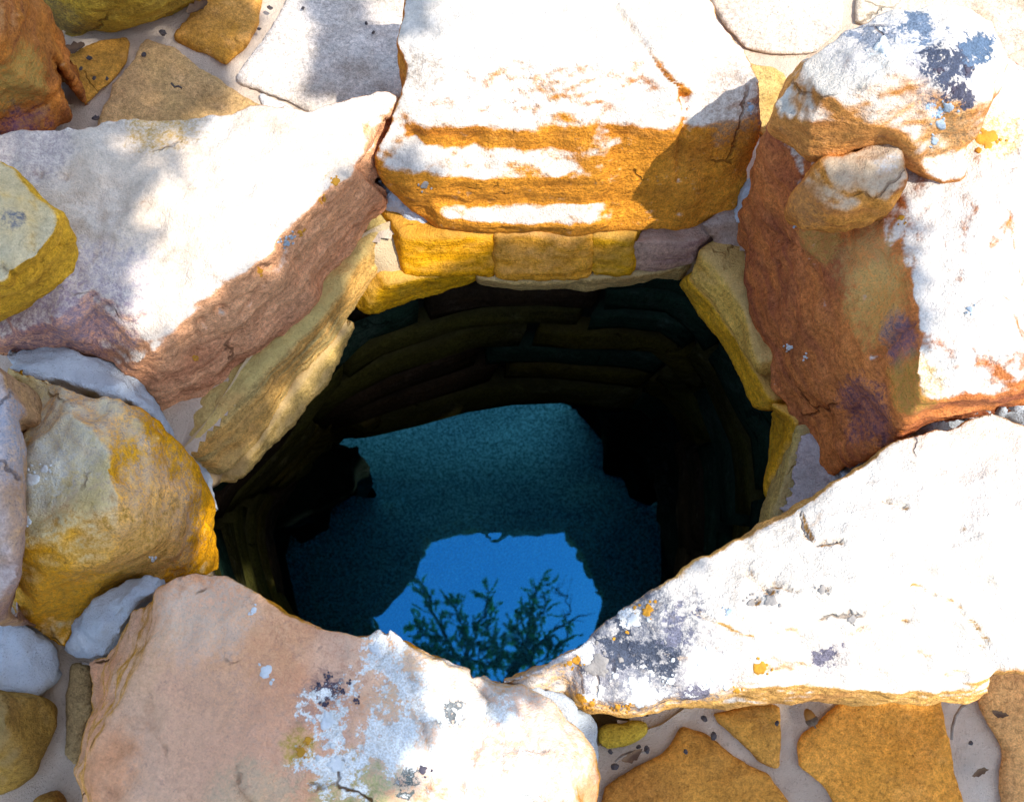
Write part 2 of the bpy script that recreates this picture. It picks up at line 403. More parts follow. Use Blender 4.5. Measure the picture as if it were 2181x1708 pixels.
N.principled(c, .9, N.bump(s_, .5, .01), .1); M_bed = N.m
tag(mesh_obj('well_bed', grid_sheet('well_bed', -1.5, 1.45, -.6, CH[3] + .3, .03, bed_z), M_bed), kind='structure')
N = NT('spring_water'); tc = N.n('ShaderNodeTexCoord').outputs['Object']
tr = N.n('ShaderNodeBsdfTransparent'); tr.inputs[0].default_value = (.30, .86, 1.0, 1)
gl = N.n('ShaderNodeBsdfGlossy'); gl.inputs['Roughness'].default_value = .0; gl.inputs[0].default_value = (.04, .46, 1, 1)
mx = N.n('ShaderNodeMixShader'); fr = N.n('ShaderNodeFresnel'); fr.inputs[0].default_value = 3.6
N.l(fr.outputs[0], mx.inputs[0]); N.l(tr.outputs[0], mx.inputs[1]); N.l(gl.outputs[0], mx.inputs[2]); N.l(mx.outputs[0], N.out.inputs[0]); M_water = N.m
N = NT('outlet_water'); tr = N.n('ShaderNodeBsdfTransparent'); tr.inputs[0].default_value = (.6, .95, .98, 1)
gl = N.n('ShaderNodeBsdfGlossy'); gl.inputs['Roughness'].default_value = .0
mx = N.n('ShaderNodeMixShader'); f2 = N.n('ShaderNodeFresnel'); f2.inputs[0].default_value = 1.33
N.l(f2.outputs[0], mx.inputs[0]); N.l(tr.outputs[0], mx.inputs[1]); N.l(gl.outputs[0], mx.inputs[2]); N.l(mx.outputs[0], N.out.inputs[0]); M_outw = N.m
bub = P(1055, 1133, WZ)
def wat_z(p):
    q = np.c_[p, np.zeros(len(p))]
    r = np.hypot(p[:, 0] - bub.x, p[:, 1] - bub.y)
    return WZ + .0003 * noise(q * 6) + .00006 * noise(q * 24) + .0006 * np.sin(r * 260) * np.exp(-(r / .03) ** 2)
tag(mesh_obj('water', grid_sheet('water', -1.45, 1.4, -.6, .94, .01, wat_z), M_water), kind='structure')
ring_sheet('outlet_water', [(-1.45, 1.4, .94, CH[3])], WZ, M_outw)

# ------------------------------------------------------------------ shaft stones
rw = random.Random(12)
def per_len(t):
    pts = [shaft(t, i) for i in range(NL)]; L = [0]
    for i in range(NL): L.append(L[-1] + (pts[(i + 1) % NL] - pts[i]).length)
    return pts, L
def at_len(t, s):
    pts, L = per_len(min(t, 1.0)); s = s % L[-1]
    for i in range(NL):
        if s <= L[i + 1]:
            a = (s - L[i]) / max(1e-9, L[i + 1] - L[i]); return pts[i].lerp(pts[(i + 1) % NL], a), i, L[-1]
ts = [0.035, .15, .28, .40, .53, .66, .80, 1.0]
pts0, L0 = per_len(.5)
def wall_stone(t0, t1, a0, a1, mat, bulge, tilt):
    nu, nvv = 6, 4; vv = []; ff = []
    for b in (0, 1):
        for j in range(nvv + 1):
            for i in range(nu + 1):
                t = t0 + (t1 - t0) * j / nvv; aa = a0 + (a1 - a0) * i / nu
                t += tilt * (i / nu - .5)
                t = min(max(t, .01), 1.0 - (.02 + .05 * noise(np.array([[aa * 37.0, 3.3, 1.7]]))[0] + .03 * noise(np.array([[aa * 110.0, 8.3, 2.7]]))[0]) if t1 > .95 else 1.0)
                p, k, Lt = at_len(t, 0); p, k, Lt = at_len(t, aa * Lt)
                if b == 0:
                    ex = (math.sin(math.pi * i / nu) * math.sin(math.pi * j / nvv)) ** .35 if 0 < i < nu and 0 < j < nvv else 0
                    p = outw(p, .055 - ex * bulge + .008 * noise(np.array([[p.x * 9, p.y * 9, p.z * 14 + a0 * 31]]))[0])
                else: p = outw(p, .13)
                vv.append(p - WO)
    n = (nu + 1) * (nvv + 1)
    for j in range(nvv):
        for i in range(nu):
            a = j * (nu + 1) + i; q = (a, a + 1, a + nu + 2, a + nu + 1)
            ff.append(q)
    for i in range(nu):
        ff.append((i, n + i, n + i + 1, i + 1)); a = nvv * (nu + 1) + i; ff.append((a, a + 1, n + a + 1, n + a))
    for j in range(nvv):
        a = j * (nu + 1); ff.append((a, a + nu + 1, n + a + nu + 1, n + a)); a += nu; ff.append((a, n + a, n + a + nu + 1, a + nu + 1))
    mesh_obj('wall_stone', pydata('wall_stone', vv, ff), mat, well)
for k in range(len(ts) - 1):
    a = rw.random() * .05; end = a + 1
    while a < end - .04:
        w = rw.uniform(.07, .17)
        if a + w > end - .05: w = end - a
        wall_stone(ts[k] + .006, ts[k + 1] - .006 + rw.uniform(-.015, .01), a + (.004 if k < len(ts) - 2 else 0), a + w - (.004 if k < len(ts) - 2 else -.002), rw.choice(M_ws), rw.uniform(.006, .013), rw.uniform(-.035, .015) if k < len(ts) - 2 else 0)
        a += w
# two blocks jutting at the waterline
M_wj = sandstone('well_stone_shaded', pale=(.005, .008, .007), pale2=(.004, .006, .005), side=(.006, .010, .008), dark=(.004, .006, .005), seed=39, spec=.0)  # near-black colour stands in for shade on the jutting blocks
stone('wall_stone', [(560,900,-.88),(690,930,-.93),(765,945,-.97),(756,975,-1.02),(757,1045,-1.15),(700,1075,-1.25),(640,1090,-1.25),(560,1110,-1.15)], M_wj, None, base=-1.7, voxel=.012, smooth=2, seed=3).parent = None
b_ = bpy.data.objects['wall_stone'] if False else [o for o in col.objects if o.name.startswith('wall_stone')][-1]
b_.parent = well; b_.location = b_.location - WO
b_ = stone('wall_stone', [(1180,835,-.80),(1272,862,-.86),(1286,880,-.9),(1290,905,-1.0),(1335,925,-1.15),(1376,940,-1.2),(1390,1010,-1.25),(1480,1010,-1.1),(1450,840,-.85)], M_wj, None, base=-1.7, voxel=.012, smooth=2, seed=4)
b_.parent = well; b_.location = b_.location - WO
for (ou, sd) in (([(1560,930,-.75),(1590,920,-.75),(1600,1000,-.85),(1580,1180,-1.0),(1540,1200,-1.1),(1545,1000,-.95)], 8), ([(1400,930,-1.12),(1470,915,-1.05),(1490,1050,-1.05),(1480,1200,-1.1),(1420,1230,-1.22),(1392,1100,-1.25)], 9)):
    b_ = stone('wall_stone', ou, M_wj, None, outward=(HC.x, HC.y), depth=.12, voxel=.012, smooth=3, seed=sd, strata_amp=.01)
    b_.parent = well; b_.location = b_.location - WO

# ------------------------------------------------------------------ neck masonry just under the boulders
def neck(poly, side, dark, pale=None, seed=0, ridges=(), depth=.13, **kw):
    side = (side[0] * .97, side[1] * .95, side[2] * 1.1); dark = (dark[0] * .95, dark[1] * .92, dark[2] * 1.1)
    m = sandstone('neck_stone_%d' % seed, pale=pale or side, pale2=side, side=side, dark=dark, t0=.4, t1=.9, seed=seed, strata_n=60)
    o = stone('neck_stone', poly, m, None, outward=(HC.x, HC.y), depth=depth, voxel=.0045, smooth=3, infl=.004, amp=(.004, .003, .0015), strata_amp=.002, seed=seed, ridges=ridges, **kw)
    o.parent = well; o.location = o.location - WO; return o
neck([(800,500,.0),(830,470,.0),(838,500,-.02),(800,590,-.06),(740,668,-.075),(690,740,-.08),(622,815,-.08),(548,935,-.085),(484,1003,-.085),(440,975,-.05),(408,955,-.01),(470,880,.0),(560,790,.0),(690,660,.0)], (0.6, 0.361, 0.126), (.42, .34, .14), (.52, .41, .15), 41)
neck([(748,690,-.075),(748,715,-.12),(738,738,-.12),(702,812,-.12),(610,927,-.12),(512,1024,-.12),(540,955,-.09),(625,830,-.085),(700,742,-.085)], (.52, .37, .14), (.40, .26, .09), None, 42)
neck([(835,600,-.05),(900,590,-.05),(960,585,-.05),(1012,588,-.06),(1015,598,-.12),(930,628,-.12),(850,650,-.12),(778,672,-.12),(800,630,-.08)], (0.68, 0.396, 0.0735), (0.52, 0.284, 0.0525), None, 43)
neck([(856,503,.02),(950,500,.02),(1052,496,.02),(1051,586,-.055),(950,590,-.05),(860,588,-.05)], (0.62, 0.318, 0.0525), (0.46, 0.215, 0.0368), None, 45)
neck([(1055,498,.02),(1253,498,.02),(1252,590,-.05),(1150,598,-.05),(1056,590,-.05)], (0.64, 0.344, 0.084), (0.5, 0.241, 0.0525), None, 46)
neck([(1256,500,.02),(1340,508,.015),(1341,590,-.05),(1256,590,-.05)], (.56, .32, .06), (.42, .22, .05), None, 47)
neck([(1345,516,.01),(1420,515,.01),(1490,513,.01),(1470,558,-.04),(1395,580,-.055),(1346,576,-.05)], (.44, .30, .19), (.30, .19, .14), None, 48)
neck([(1015,592,-.055),(1150,600,-.055),(1250,593,-.055),(1350,588,-.06),(1450,572,-.06),(1446,600,-.12),(1390,592,-.12),(1330,606,-.12),(1260,621,-.12),(1200,612,-.12),(1090,613,-.12),(1020,600,-.12)], (.58, .44, .18), (.44, .31, .12), None, 49)
neck([(1490,480,.03),(1530,470,.03),(1580,462,.03),(1577,568,-.02),(1555,560,-.02),(1520,520,.0)], (.38, .27, .17), (.25, .16, .1), (.45, .35, .28), 50)
neck([(1497,535,.0),(1545,580,.0),(1582,650,-.0),(1612,770,-.0),(1616,800,-.03),(1580,745,-.05),(1532,660,-.05),(1474,588,-.045)], (.62, .42, .13), (.46, .28, .08), None, 51)
neck([(1470,592,-.05),(1530,664,-.055),(1590,762,-.055),(1645,850,-.05),(1640,868,-.08),(1606,870,-.12),(1547,748,-.12),(1500,682,-.12),(1450,606,-.12)], (.68, .40, .085), (0.56, 0.31, 0.0525), None, 52)
neck([(1645,862,-.03),(1695,892,-.01),(1690,920,-.03),(1660,980,-.07),(1628,1062,-.12),(1640,960,-.12),(1642,890,-.12)], (0.64, 0.361, 0.0735), (.48, .3, .06), None, 53)
neck([(1702,905,.0),(1698,930,-.01),(1672,1010,-.04),(1645,1105,-.06),(1612,1136,-.12),(1628,1066,-.11),(1668,975,-.06)], (.5, .38, .14), (.4, .28, .1), None, 54)
neck([(1706,915,.0),(1740,960,.0),(1778,1022,.0),(1765,1045,-.02),(1720,1080,-.04),(1650,1108,-.055),(1678,1010,-.035)], (.45, .38, .32), (.35, .28, .22), (.5, .46, .44), 55)

# ------------------------------------------------------------------ flagstones set in the paving
def flag(poly, c1, c2, seed, z=.0085, pale=None):
    m = sandstone('flag_%d' % seed, pale=pale or c1, pale2=c1, side=c1, dark=c2, t0=2, t1=3, seed=seed, strata=(R(20), R(60), R(seed * 40)), strata_n=26, bump=.8)
    return stone('flagstone', [(u, v, z) for u, v in poly], m, pav, base=-.02, voxel=.006, smooth=2, amp=(.003, .003, .0012), seed=seed, inset=.01)
flag([(275,76),(268,130),(232,182),(182,221),(160,206),(146,176),(117,152),(140,112),(200,88)], (0.513,0.275,0.0966), (0.399,0.216,0.069), 60)
flag([(310,82),(372,102),(432,150),(482,186),(562,228),(560,275),(400,300),(200,290),(206,262),(240,182),(276,130)], (0.551,0.356,0.193), (0.437,0.297,0.149), 61)
flag([(425,-40),(560,-40),(550,50),(520,102),(482,141),(440,116),(370,76),(402,38)], (0.551,0.3,0.121), (0.418,0.216,0.069), 62)
flag([(640,-60),(885,-60),(880,60),(900,190),(760,240),(690,250),(650,236),(600,214),(540,188),(500,166),(530,120),(572,68)], (.58,.52,.46), (.5,.42,.34), 63)
flag([(1480,-60),(1800,-60),(1796,55),(1740,110),(1690,118),(1590,108),(1550,60)], (.56,.49,.42), (.48,.39,.31), 64)
flag([(1590,132),(1640,140),(1668,152),(1690,200),(1640,300),(1600,260)], (.5,.36,.17), (.38,.25,.1), 65)
flag([(1826,-60),(2300,-60),(2300,60),(2140,120),(2000,60),(1822,50)], (.56,.48,.40), (.46,.33,.2), 66)
flag([(1270,1580),(1275,1548),(1300,1538),(1330,1545),(1350,1535),(1378,1540),(1380,1565),(1340,1588),(1290,1596)], (0.475,0.333,0.092), (0.361,0.243,0.069), 67)
flag([(1450,1546),(1500,1566),(1562,1612),(1640,1652),(1690,1722),(1700,1790),(1260,1790),(1288,1672),(1322,1652),(1420,1600)], (.46,.23,.08), (.34,.16,.06), 68)
flag([(1515,1522),(1600,1500),(1662,1500),(1664,1642),(1620,1622),(1572,1572)], (.54,.29,.10), (.40,.20,.08), 69)
flag([(1762,1522),(1800,1490),(2000,1470),(2022,1592),(2052,1692),(2062,1790),(1808,1790),(1762,1682),(1700,1634),(1702,1572)], (0.646,0.308,0.109), (0.475,0.225,0.069), 70)
flag([(2110,1400),(2300,1380),(2300,1790),(2145,1790),(2130,1652),(2142,1600),(2090,1512),(2085,1480)], (.56,.31,.15), (.42,.22,.11), 71)
flag([(545,190),(600,216),(650,240),(600,250),(565,232)], (.62,.60,.57), (.55,.5,.45), 72, z=.008)
flag([(150,1410),(190,1420),(195,1500),(180,1560),(160,1640),(135,1600),(140,1500)], (.34,.24,.13), (.25,.17,.10), 73, z=.01)

# mortar fillets packed between the boulders
M_fil = mortar_mat('mortar_fillet', (.60, .65, .69), (.45, .50, .55), 1.0)
def fillet(poly, seed, **kw):
    return stone('mortar_fillet', poly, M_fil, pav, base=-.05, voxel=.005, smooth=4, amp=(.012, .005, .002), freq=(9, 28, 75), seed=seed, **kw)
fillet([(0,735,.11),(120,740,.12),(200,748,.12),(292,790,.07),(350,890,.03),(400,960,-.02),(455,1010,-.06),(470,1100,-.08),(430,1030,-.02),(330,890,.09),(265,846,.13),(120,812,.15),(15,785,.15)], 80, ridges=[[(100,775,.15),(230,800,.12)]])
fillet([(125,1385,.02),(155,1312,.05),(220,1262,.08),(310,1222,.09),(350,1228,.10),(330,1268,.11),(285,1300,.10),(262,1352,.09),(222,1400,.06),(170,1410,.03)], 81, ridges=[[(210,1340,.10),(280,1270,.12)]])
fillet([(-60,1300,.08),(15,1312,.08),(60,1345,.07),(108,1378,.05),(122,1440,.02),(70,1480,.05),(-60,1470,.09)], 82)
fillet([(1790,1020,.02),(1835,990,.05),(1900,938,.10),(2000,890,.14),(2100,866,.17),(2240,840,.18),(2240,900,.14),(2110,890,.12),(1960,935,.09)], 83)
fillet([(0,690,.13),(60,655,.14),(135,618,.14),(140,650,.14),(60,700,.13),(0,735,.12)], 84)
fillet([(800,380,.05),(840,400,.06),(880,440,.03),(930,488,.015),(930,505,.0),(860,505,-.01),(850,590,-.07),(800,640,-.10),(835,490,-.02),(820,455,.0)], 85)
fillet([(1590,400,.1),(1608,350,.12),(1622,330,.13),(1612,400,.1),(1585,470,.04),(1560,480,.02),(1570,440,.04)], 86)
fillet([(1190,1482,.08),(1225,1512,.05),(1270,1530,.02),(1280,1600,.01),(1262,1640,.03),(1240,1590,.06),(1215,1550,.07)], 87)
fillet([(1100,1468,.10),(1150,1462,.12),(1205,1478,.12),(1230,1515,.11),(1210,1545,.11),(1150,1505,.11)], 88)

# ------------------------------------------------------------------ the ring boulders
GRP = None
def boulder(name, label, outline, matkw, cat='boulder', **kw):
    sd = kw.get('seed', 0)
    return stone(name, outline, label=label, cat=cat, matf=lambda org: sandstone(name + '_rock', origin=org, seed=sd, **matkw), **kw)
ROCK = {}
ROCK['far'] = boulder('ring_boulder', 'huge flat topped pale boulder with orange front face at the far edge of the well',
  [(860,-90,.22),(862,0,.22),(846,95,.22),(866,140,.22),(858,195,.21),(832,255,.19),(803,325,.16),(803,358,.14),(835,405,.08),(872,440,.05),(905,466,.03),(930,490,.02),(1000,492,.02),(1100,497,.02),(1250,496,.02),(1330,491,.02),(1430,490,.02),(1500,478,.02),(1560,455,.02),(1582,430,.03),(1594,370,.08),(1614,320,.13),(1620,270,.18),(1606,180,.22),(1576,100,.23),(1532,40,.23),(1512,-10,.23),(1505,-90,.23)],
  dict(pale=PALE, pale2=(.66, .58, .48), side=(.56, .25, .075), dark=(.40, .15, .05), t0=.60, t1=.80, wob=.34,
       stains=[(905,155,.22,.03,(.3,.22,.15),.6),(1560,220,.2,.05,(.35,.25,.18),.7),(1400,60,.24,.06,(.5,.4,.3),.5),(1600,230,.19,.025,(.12,.09,.12),.8)], speck=.3, speck_col=(.5,.38,.26)),
  ridges=[[(850,262,.185),(900,268,.19),(1010,276,.19),(1190,278,.195),(1300,262,.2),(1380,275,.2),(1480,270,.2),(1560,258,.2),(1605,240,.2)],
          [(890,305,.16),(1010,312,.158),(1190,318,.16)],[(900,378,.135),(1040,385,.133),(1180,385,.13),(1275,385,.128)],[(920,425,.078),(1040,436,.070),(1180,436,.069),(1280,428,.072)],
          [(940,468,.060),(1080,483,.054),(1260,479,.054)],[(1335,385,.108),(1450,385,.108),(1570,360,.112)],[(1335,440,.060),(1450,440,.060),(1550,420,.065)],[(950,120,.235),(1200,120,.25),(1400,120,.25)]],
  voxel=.004, smooth=7, amp=(.009, .0035, .0015), strata_amp=.0015, seed=1,
  cracks=[([(1310,20),(1360,90),(1410,160),(1455,200),(1460,250),(1450,300),(1445,380)], 6, .008)], pits=[(905,350+40,14,.006),(1010,300,18,.01),(885,290,14,.01),(1460,205,10,.012)])
ROCK['left'] = boulder('ring_slab', 'long pale slab with pitted brown inner face along the left edge of the well',
  [(-60,292,.2),(0,285,.2),(60,275,.2),(130,268,.2),(200,262,.2),(350,250,.2),(480,240,.2),(600,228,.2),(655,232,.2),(690,210,.2),(760,190,.2),(828,189,.2),(852,206,.19),(825,262,.18),(800,320,.16),(795,352,.12),(833,410,.05),(818,458,.02),(770,505,0),(705,592,-.02),(690,640,-.02),(640,690,-.02),(540,782,-.02),(450,852,-.02),(370,912,-.02),(338,885,.0),(292,800,.08),(240,772,.1),(200,753,.1),(120,750,.1),(0,745,.1),(-60,745,.1)],
  dict(pale=(.70, .60, .49), pale2=(.64, .52, .40), side=(.60, .33, .20), dark=(.42, .20, .12), t0=.62, t1=.80, wob=.3,
       stains=[(345,272,.2,.05,(.50,.29,.07),.9),(80,715,.17,.11,(.26,.15,.17),.85),(200,620,.2,.08,(.36,.3,.36),.5),(40,330,.2,.07,(.33,.25,.25),.6),(700,390,.19,.012,(.55,.33,.05),.9)], speck=.10),
  ridges=[[(775,335,.185),(745,372,.198),(700,408,.2),(640,470,.2),(560,560,.2),(500,595,.2),(440,645,.19),(380,695,.18),(330,745,.17),(292,778,.15)],[(300,400,.222),(550,350,.218)],[(120,680,.2),(200,600,.21)]],
  voxel=.005, smooth=3, amp=(.008, .006, .0025), strata_amp=.0045, strata_f=30, seed=2,
  cracks=[([(170,595),(300,600),(430,605)], 4, .004),([(200,470),(330,430),(450,385)], 4, .003),([(825,260),(790,335),(770,355)], 6, .015),([(775,350),(800,380),(825,420)], 6, .012),([(510,665),(575,580),(640,500)], 6, .008)],
  pits=[(85,375,8,.008),(140,378,7,.008),(190,455,6,.006),(560,575,12,.014),(600,520,10,.012),(470,660,13,.014),(430,690,9,.01),(690,430,9,.01),(630,560,8,.008),(420,710,8,.008)])
ROCK['lb'] = boulder('ring_boulder', 'angular yellow boulder cut by the left border above the purple stained slab end',
  [(-80,330,.3),(0,350,.3),(40,380,.3),(90,430,.3),(140,455,.29),(166,505,.24),(160,582,.2),(128,622,.18),(60,660,.17),(0,687,.17),(-80,700,.17)],
  dict(pale=(.62, .50, .30), pale2=(.58, .43, .22), side=(.50, .29, .075), dark=(.34, .185, .05), t0=.5, t1=.85, stains=[(30,470,.32,.015,(.1,.12,.16),.9)]),
  ridges=[[(132,472,.31),(85,545,.32),(0,600,.32),(-70,612,.32)],[(150,530,.25),(90,600,.25),(0,640,.25)],[(0,450,.335)]], base=.12,
  voxel=.005, smooth=3, amp=(.006, .005, .002), strata_amp=.005, seed=3, cracks=[([(0,560),(40,600),(100,570),(140,530)], 5, .008)])
ROCK['yel'] = boulder('ring_boulder', 'rounded yellow and orange striped boulder left of the dark shaft',
  [(8,772,.16),(40,780,.17),(120,808,.18),(200,834,.18),(265,845,.17),(330,888,.12),(380,948,.08),(430,1020,.02),(452,1082,-.02),(466,1150,-.05),(472,1216,-.06),(440,1224,-.02),(400,1220,.0),(330,1237,.04),(300,1224,.06),(220,1272,.05),(170,1312,.04),(140,1390,.02),(100,1375,.03),(55,1345,.05),(15,1310,.06),(0,1200,.1),(0,900,.14)],
  dict(pale=(.60, .49, .27), pale2=(.58, .40, .14), side=(.60, .31, .05), dark=(.46, .21, .03), t0=.55, t1=.95, strata=(0, R(75), R(12)), strata_n=22,
       stains=[(75,1020,.2,.05,(.58,.58,.5),.8),(350,1130,.13,.10,(.60,.45,.36),.6),(200,1260,.12,.12,(.55,.28,.03),.9),(150,900,.2,.08,(.48,.44,.38),.6)], speck=.25, speck_col=(.25,.2,.17)),
  ridges=[[(150,870,.22),(225,960,.225),(255,1080,.215),(240,1180,.17),(100,1220,.16),(60,1150,.2),(60,950,.21)],[(300,920,.17),(345,1050,.14),(355,1150,.10)]],
  voxel=.005, smooth=4, amp=(.012, .007, .002), strata_amp=.003, seed=4)
ROCK['purp'] = boulder('ring_boulder', 'purple grey boulder sliver cut by the left border beside the striped boulder',
  [(-80,740,.26),(0,770,.27),(20,860,.28),(40,950,.28),(48,1100,.28),(40,1230,.26),(10,1312,.22),(-80,1340,.22)],
  dict(pale=(.50, .40, .36), pale2=(.46, .32, .24), side=(.36, .22, .12), dark=(.2, .13, .12), stains=[(15,900,.3,.06,(.3,.33,.4),.8),(10,1150,.3,.07,(.4,.3,.26),.6)], speck=.5),
  ridges=[[(-20,1050,.32)]], voxel=.006, smooth=5, seed=5)
ROCK['bl'] = boulder('ring_slab', 'broad tan boulder with white lichen on its right half at the bottom left',
  [(345,1262,.17),(375,1232,.18),(430,1217,.18),(482,1228,.18),(540,1262,.19),(640,1312,.19),(720,1350,.19),(775,1362,.19),(830,1342,.19),(870,1360,.19),(930,1400,.18),(1000,1432,.17),(1050,1462,.15),(1120,1482,.14),(1190,1522,.14),(1222,1562,.14),(1252,1602,.14),(1270,1652,.13),(1264,1708,.12),(1255,1790,.12),(170,1790,.1),(160,1640,.1),(185,1560,.08),(205,1480,.05),(190,1410,.05),(230,1385,.07),(280,1300,.1)],
  dict(crack=.95, pale=(.72, .42, .25), pale2=(.70, .33, .17), side=(.52, .26, .06), dark=(.3, .14, .05), t0=.35, t1=.7,
       stains=[(560,1390,.2,.07,(.74,.38,.14),.7),(620,1560,.22,.08,(.62,.26,.13),.7),(860,1450,.2,.07,(.74,.44,.17),.7),(730,1410,.2,.05,(.74,.62,.48),.6),(420,1440,.2,.07,(.64,.36,.17),.6),(880,1560,.2,.12,(.66,.58,.48),.6),(1080,1600,.19,.13,(.66,.59,.50),.85),(600,1480,.22,.13,(.66,.31,.17),.8),(690,1490,.21,.03,(.20,.13,.13),.5),(450,1290,.19,.06,(.70,.56,.42),.6),(760,1700,.22,.05,(.36,.36,.12),.8),(540,1700,.22,.04,(.34,.36,.2),.7),(430,1600,.22,.1,(.66,.40,.26),.6),(700,1480,.21,.02,(.10,.07,.08),2),(960,1520,.2,.03,(.14,.15,.15),2),(880,1650,.2,.03,(.12,.14,.13),2),(640,1590,.22,.02,(.5,.32,.04),.9),(715,1530,.21,.035,(.76,.71,.62),2),(830,1570,.21,.05,(.76,.71,.62),2),(960,1610,.2,.05,(.76,.71,.62),2),(1060,1530,.19,.04,(.76,.71,.62),2),(820,1400,.19,.03,(.76,.71,.62),2),(720,1630,.22,.035,(.76,.71,.62),2),(1100,1680,.18,.05,(.76,.71,.62),2),(890,1480,.2,.045,(.76,.71,.62),2)], speck=.25),
  ridges=[[(352,1292,.18),(338,1380,.19),(275,1490,.19),(218,1580,.19),(188,1660,.2),(200,1775,.2)],[(600,1500,.222),(500,1700,.23)],[(900,1550,.212),(1050,1650,.2)],[(1150,1560,.17)],[(1205,1640,.18),(1215,1720,.18)]],
  voxel=.005, smooth=3, amp=(.010, .006, .0025), strata_amp=.004, seed=6,
  cracks=[([(1005,1440),(1040,1490),(1030,1560),(1000,1640),(970,1700)], 5, .009),([(1040,1560),(1100,1590),(1160,1600)], 5, .006),([(870,1440),(900,1540),(920,1620),(905,1700)], 5, .007),([(510,1640),(515,1680),(540,1710)], 5, .008),([(820,1345),(835,1380),(800,1420)], 5, .006)])
ROCK['nr'] = boulder('ring_slab', 'big white sunlit slab with black and orange lichen at the lower right edge of the well',
  [(1062,1452,.13),(1150,1422,.14),(1240,1370,.15),(1300,1320,.16),(1400,1260,.17),(1480,1210,.18),(1600,1140,.18),(1700,1082,.19),(1830,1000,.2),(1900,950,.2),(1960,926,.2),(2050,902,.2),(2112,880,.2),(2182,905,.2),(2300,960,.2),(2300,1430,.18),(2181,1420,.18),(2112,1425,.17),(2110,1475,.12),(2062,1500,.1),(1900,1502,.08),(1700,1506,.07),(1500,1512,.07),(1350,1527,.07),(1250,1522,.07),(1222,1508,.07),(1198,1482,.09),(1120,1470,.11)],
  dict(pale=PALE, pale2=(.67, .60, .51), side=(.58, .34, .14), dark=(.42, .22, .1), t0=.56, t1=.78, wob=.25,
       stains=[(1330,1390,.17,.07,(.12,.13,.16),.9),(1420,1420,.17,.075,(.17,.175,.20),.85),(1250,1430,.16,.05,(.26,.25,.27),.8),(1780,1400,.18,.03,(.22,.20,.22),.6),(1530,1440,.17,.05,(.42,.38,.36),.6),(1140,1460,.14,.04,(.45,.43,.42),.7),(1600,1150,.19,.012,(.35,.28,.2),.5),(1880,1350,.2,.05,(.52,.42,.33),.5),(1330,1380,.17,.036,(.055,.065,.09),2),(1400,1400,.17,.036,(.06,.07,.095),2),(1270,1440,.16,.026,(.07,.07,.085),2),(1440,1340,.17,.028,(.14,.14,.18),2),(1490,1480,.15,.022,(.14,.13,.16),2),(1770,1400,.18,.022,(.12,.11,.14),2),(1510,1420,.17,.032,(.76,.71,.62),2),(1370,1470,.15,.026,(.76,.71,.62),2),(1270,1465,.14,.018,(.76,.71,.62),2),(1250,1390,.15,.014,(.76,.71,.62),2),(1347,1320,.16,.014,(.76,.71,.62),2),(1470,1360,.17,.012,(.76,.71,.62),2)], speck=.3, speck_col=(.5,.42,.35)),
  ridges=[[(1240,1498,.13),(1400,1500,.14),(1550,1478,.15),(1750,1468,.155),(1900,1482,.15),(2060,1480,.15),(2100,1440,.17)],[(1500,1330,.2),(1800,1250,.22),(2100,1150,.222)]],
  voxel=.0036, smooth=5, amp=(.008, .005, .002), strata_amp=.006, seed=7,
  cracks=[([(1705,1090),(1712,1130),(1735,1160),(1790,1155)], 4, .011),([(1640,1240),(1700,1260)], 3.5, .009),([(1880,1060),(1930,1080)], 3.5, .009),([(1590,1220),(1640,1260)], 3.5, .009),([(1950,1250),(2040,1290),(2100,1370)], 3.5, .007),([(1480,1300),(1560,1350),(1600,1360)], 3.5, .008)], pits=[(1760,1255,7,.008),(1610,1280,7,.008),(1900,1180,5,.006),(2050,1120,5,.006),(1930,1330,6,.007),(2090,1380,7,.007)])
ROCK['rb'] = boulder('ring_boulder', 'large white topped boulder with tall rust orange inner face right of the shaft',
  [(1645,250,.24),(1625,330,.2),(1620,385,.15),(1598,405,.12),(1578,472,.05),(1590,600,.02),(1606,720,.0),(1640,830,-.02),(1690,905,-.02),(1722,962,-.02),(1775,1020,.0),(1830,987,.08),(1900,937,.14),(2000,892,.2),(2090,868,.23),(2181,848,.25),(2300,830,.26),(2300,200,.3),(2100,100,.3),(1800,110,.3)],
  dict(pale=PALE, pale2=(.67, .60, .52), side=(.50, .195, .085), dark=(.27, .095, .055), t0=.76, t1=.88, wob=.14,
       stains=[(1870,640,.25,.05,(.66,.40,.11),.75),(1840,560,.26,.05,(.66,.42,.15),.6),(1910,720,.27,.03,(.14,.10,.17),.8),(1840,880,.14,.05,(.15,.08,.12),.75),(1740,510,.2,.03,(.52,.32,.08),.7),(1930,830,.27,.04,(.52,.32,.06),.7),(2100,300,.3,.04,(.55,.33,.06),.8)], speck=.3, speck_col=(.14,.06,.05)),
  ridges=[[(1930,380,.3),(1925,460,.3),(1942,600,.31),(1955,700,.31),(1948,800,.3),(1958,862,.28),(2030,856,.29),(2181,836,.29)],[(1700,420,.22),(1720,520,.17),(1740,680,.15),(1790,880,.09)],[(1830,480,.26),(1850,620,.24),(1870,780,.22)],[(2100,500,.325),(2150,700,.32)]],
  voxel=.005, smooth=4, amp=(.010, .006, .0025), strata_amp=.004, seed=8,
  cracks=[([(1650,500),(1700,530),(1740,560)], 6, .008),([(1860,760),(1900,720),(1945,690)], 6, .01)], pits=[(1655,560,6,.008),(1690,690,10,.006)])
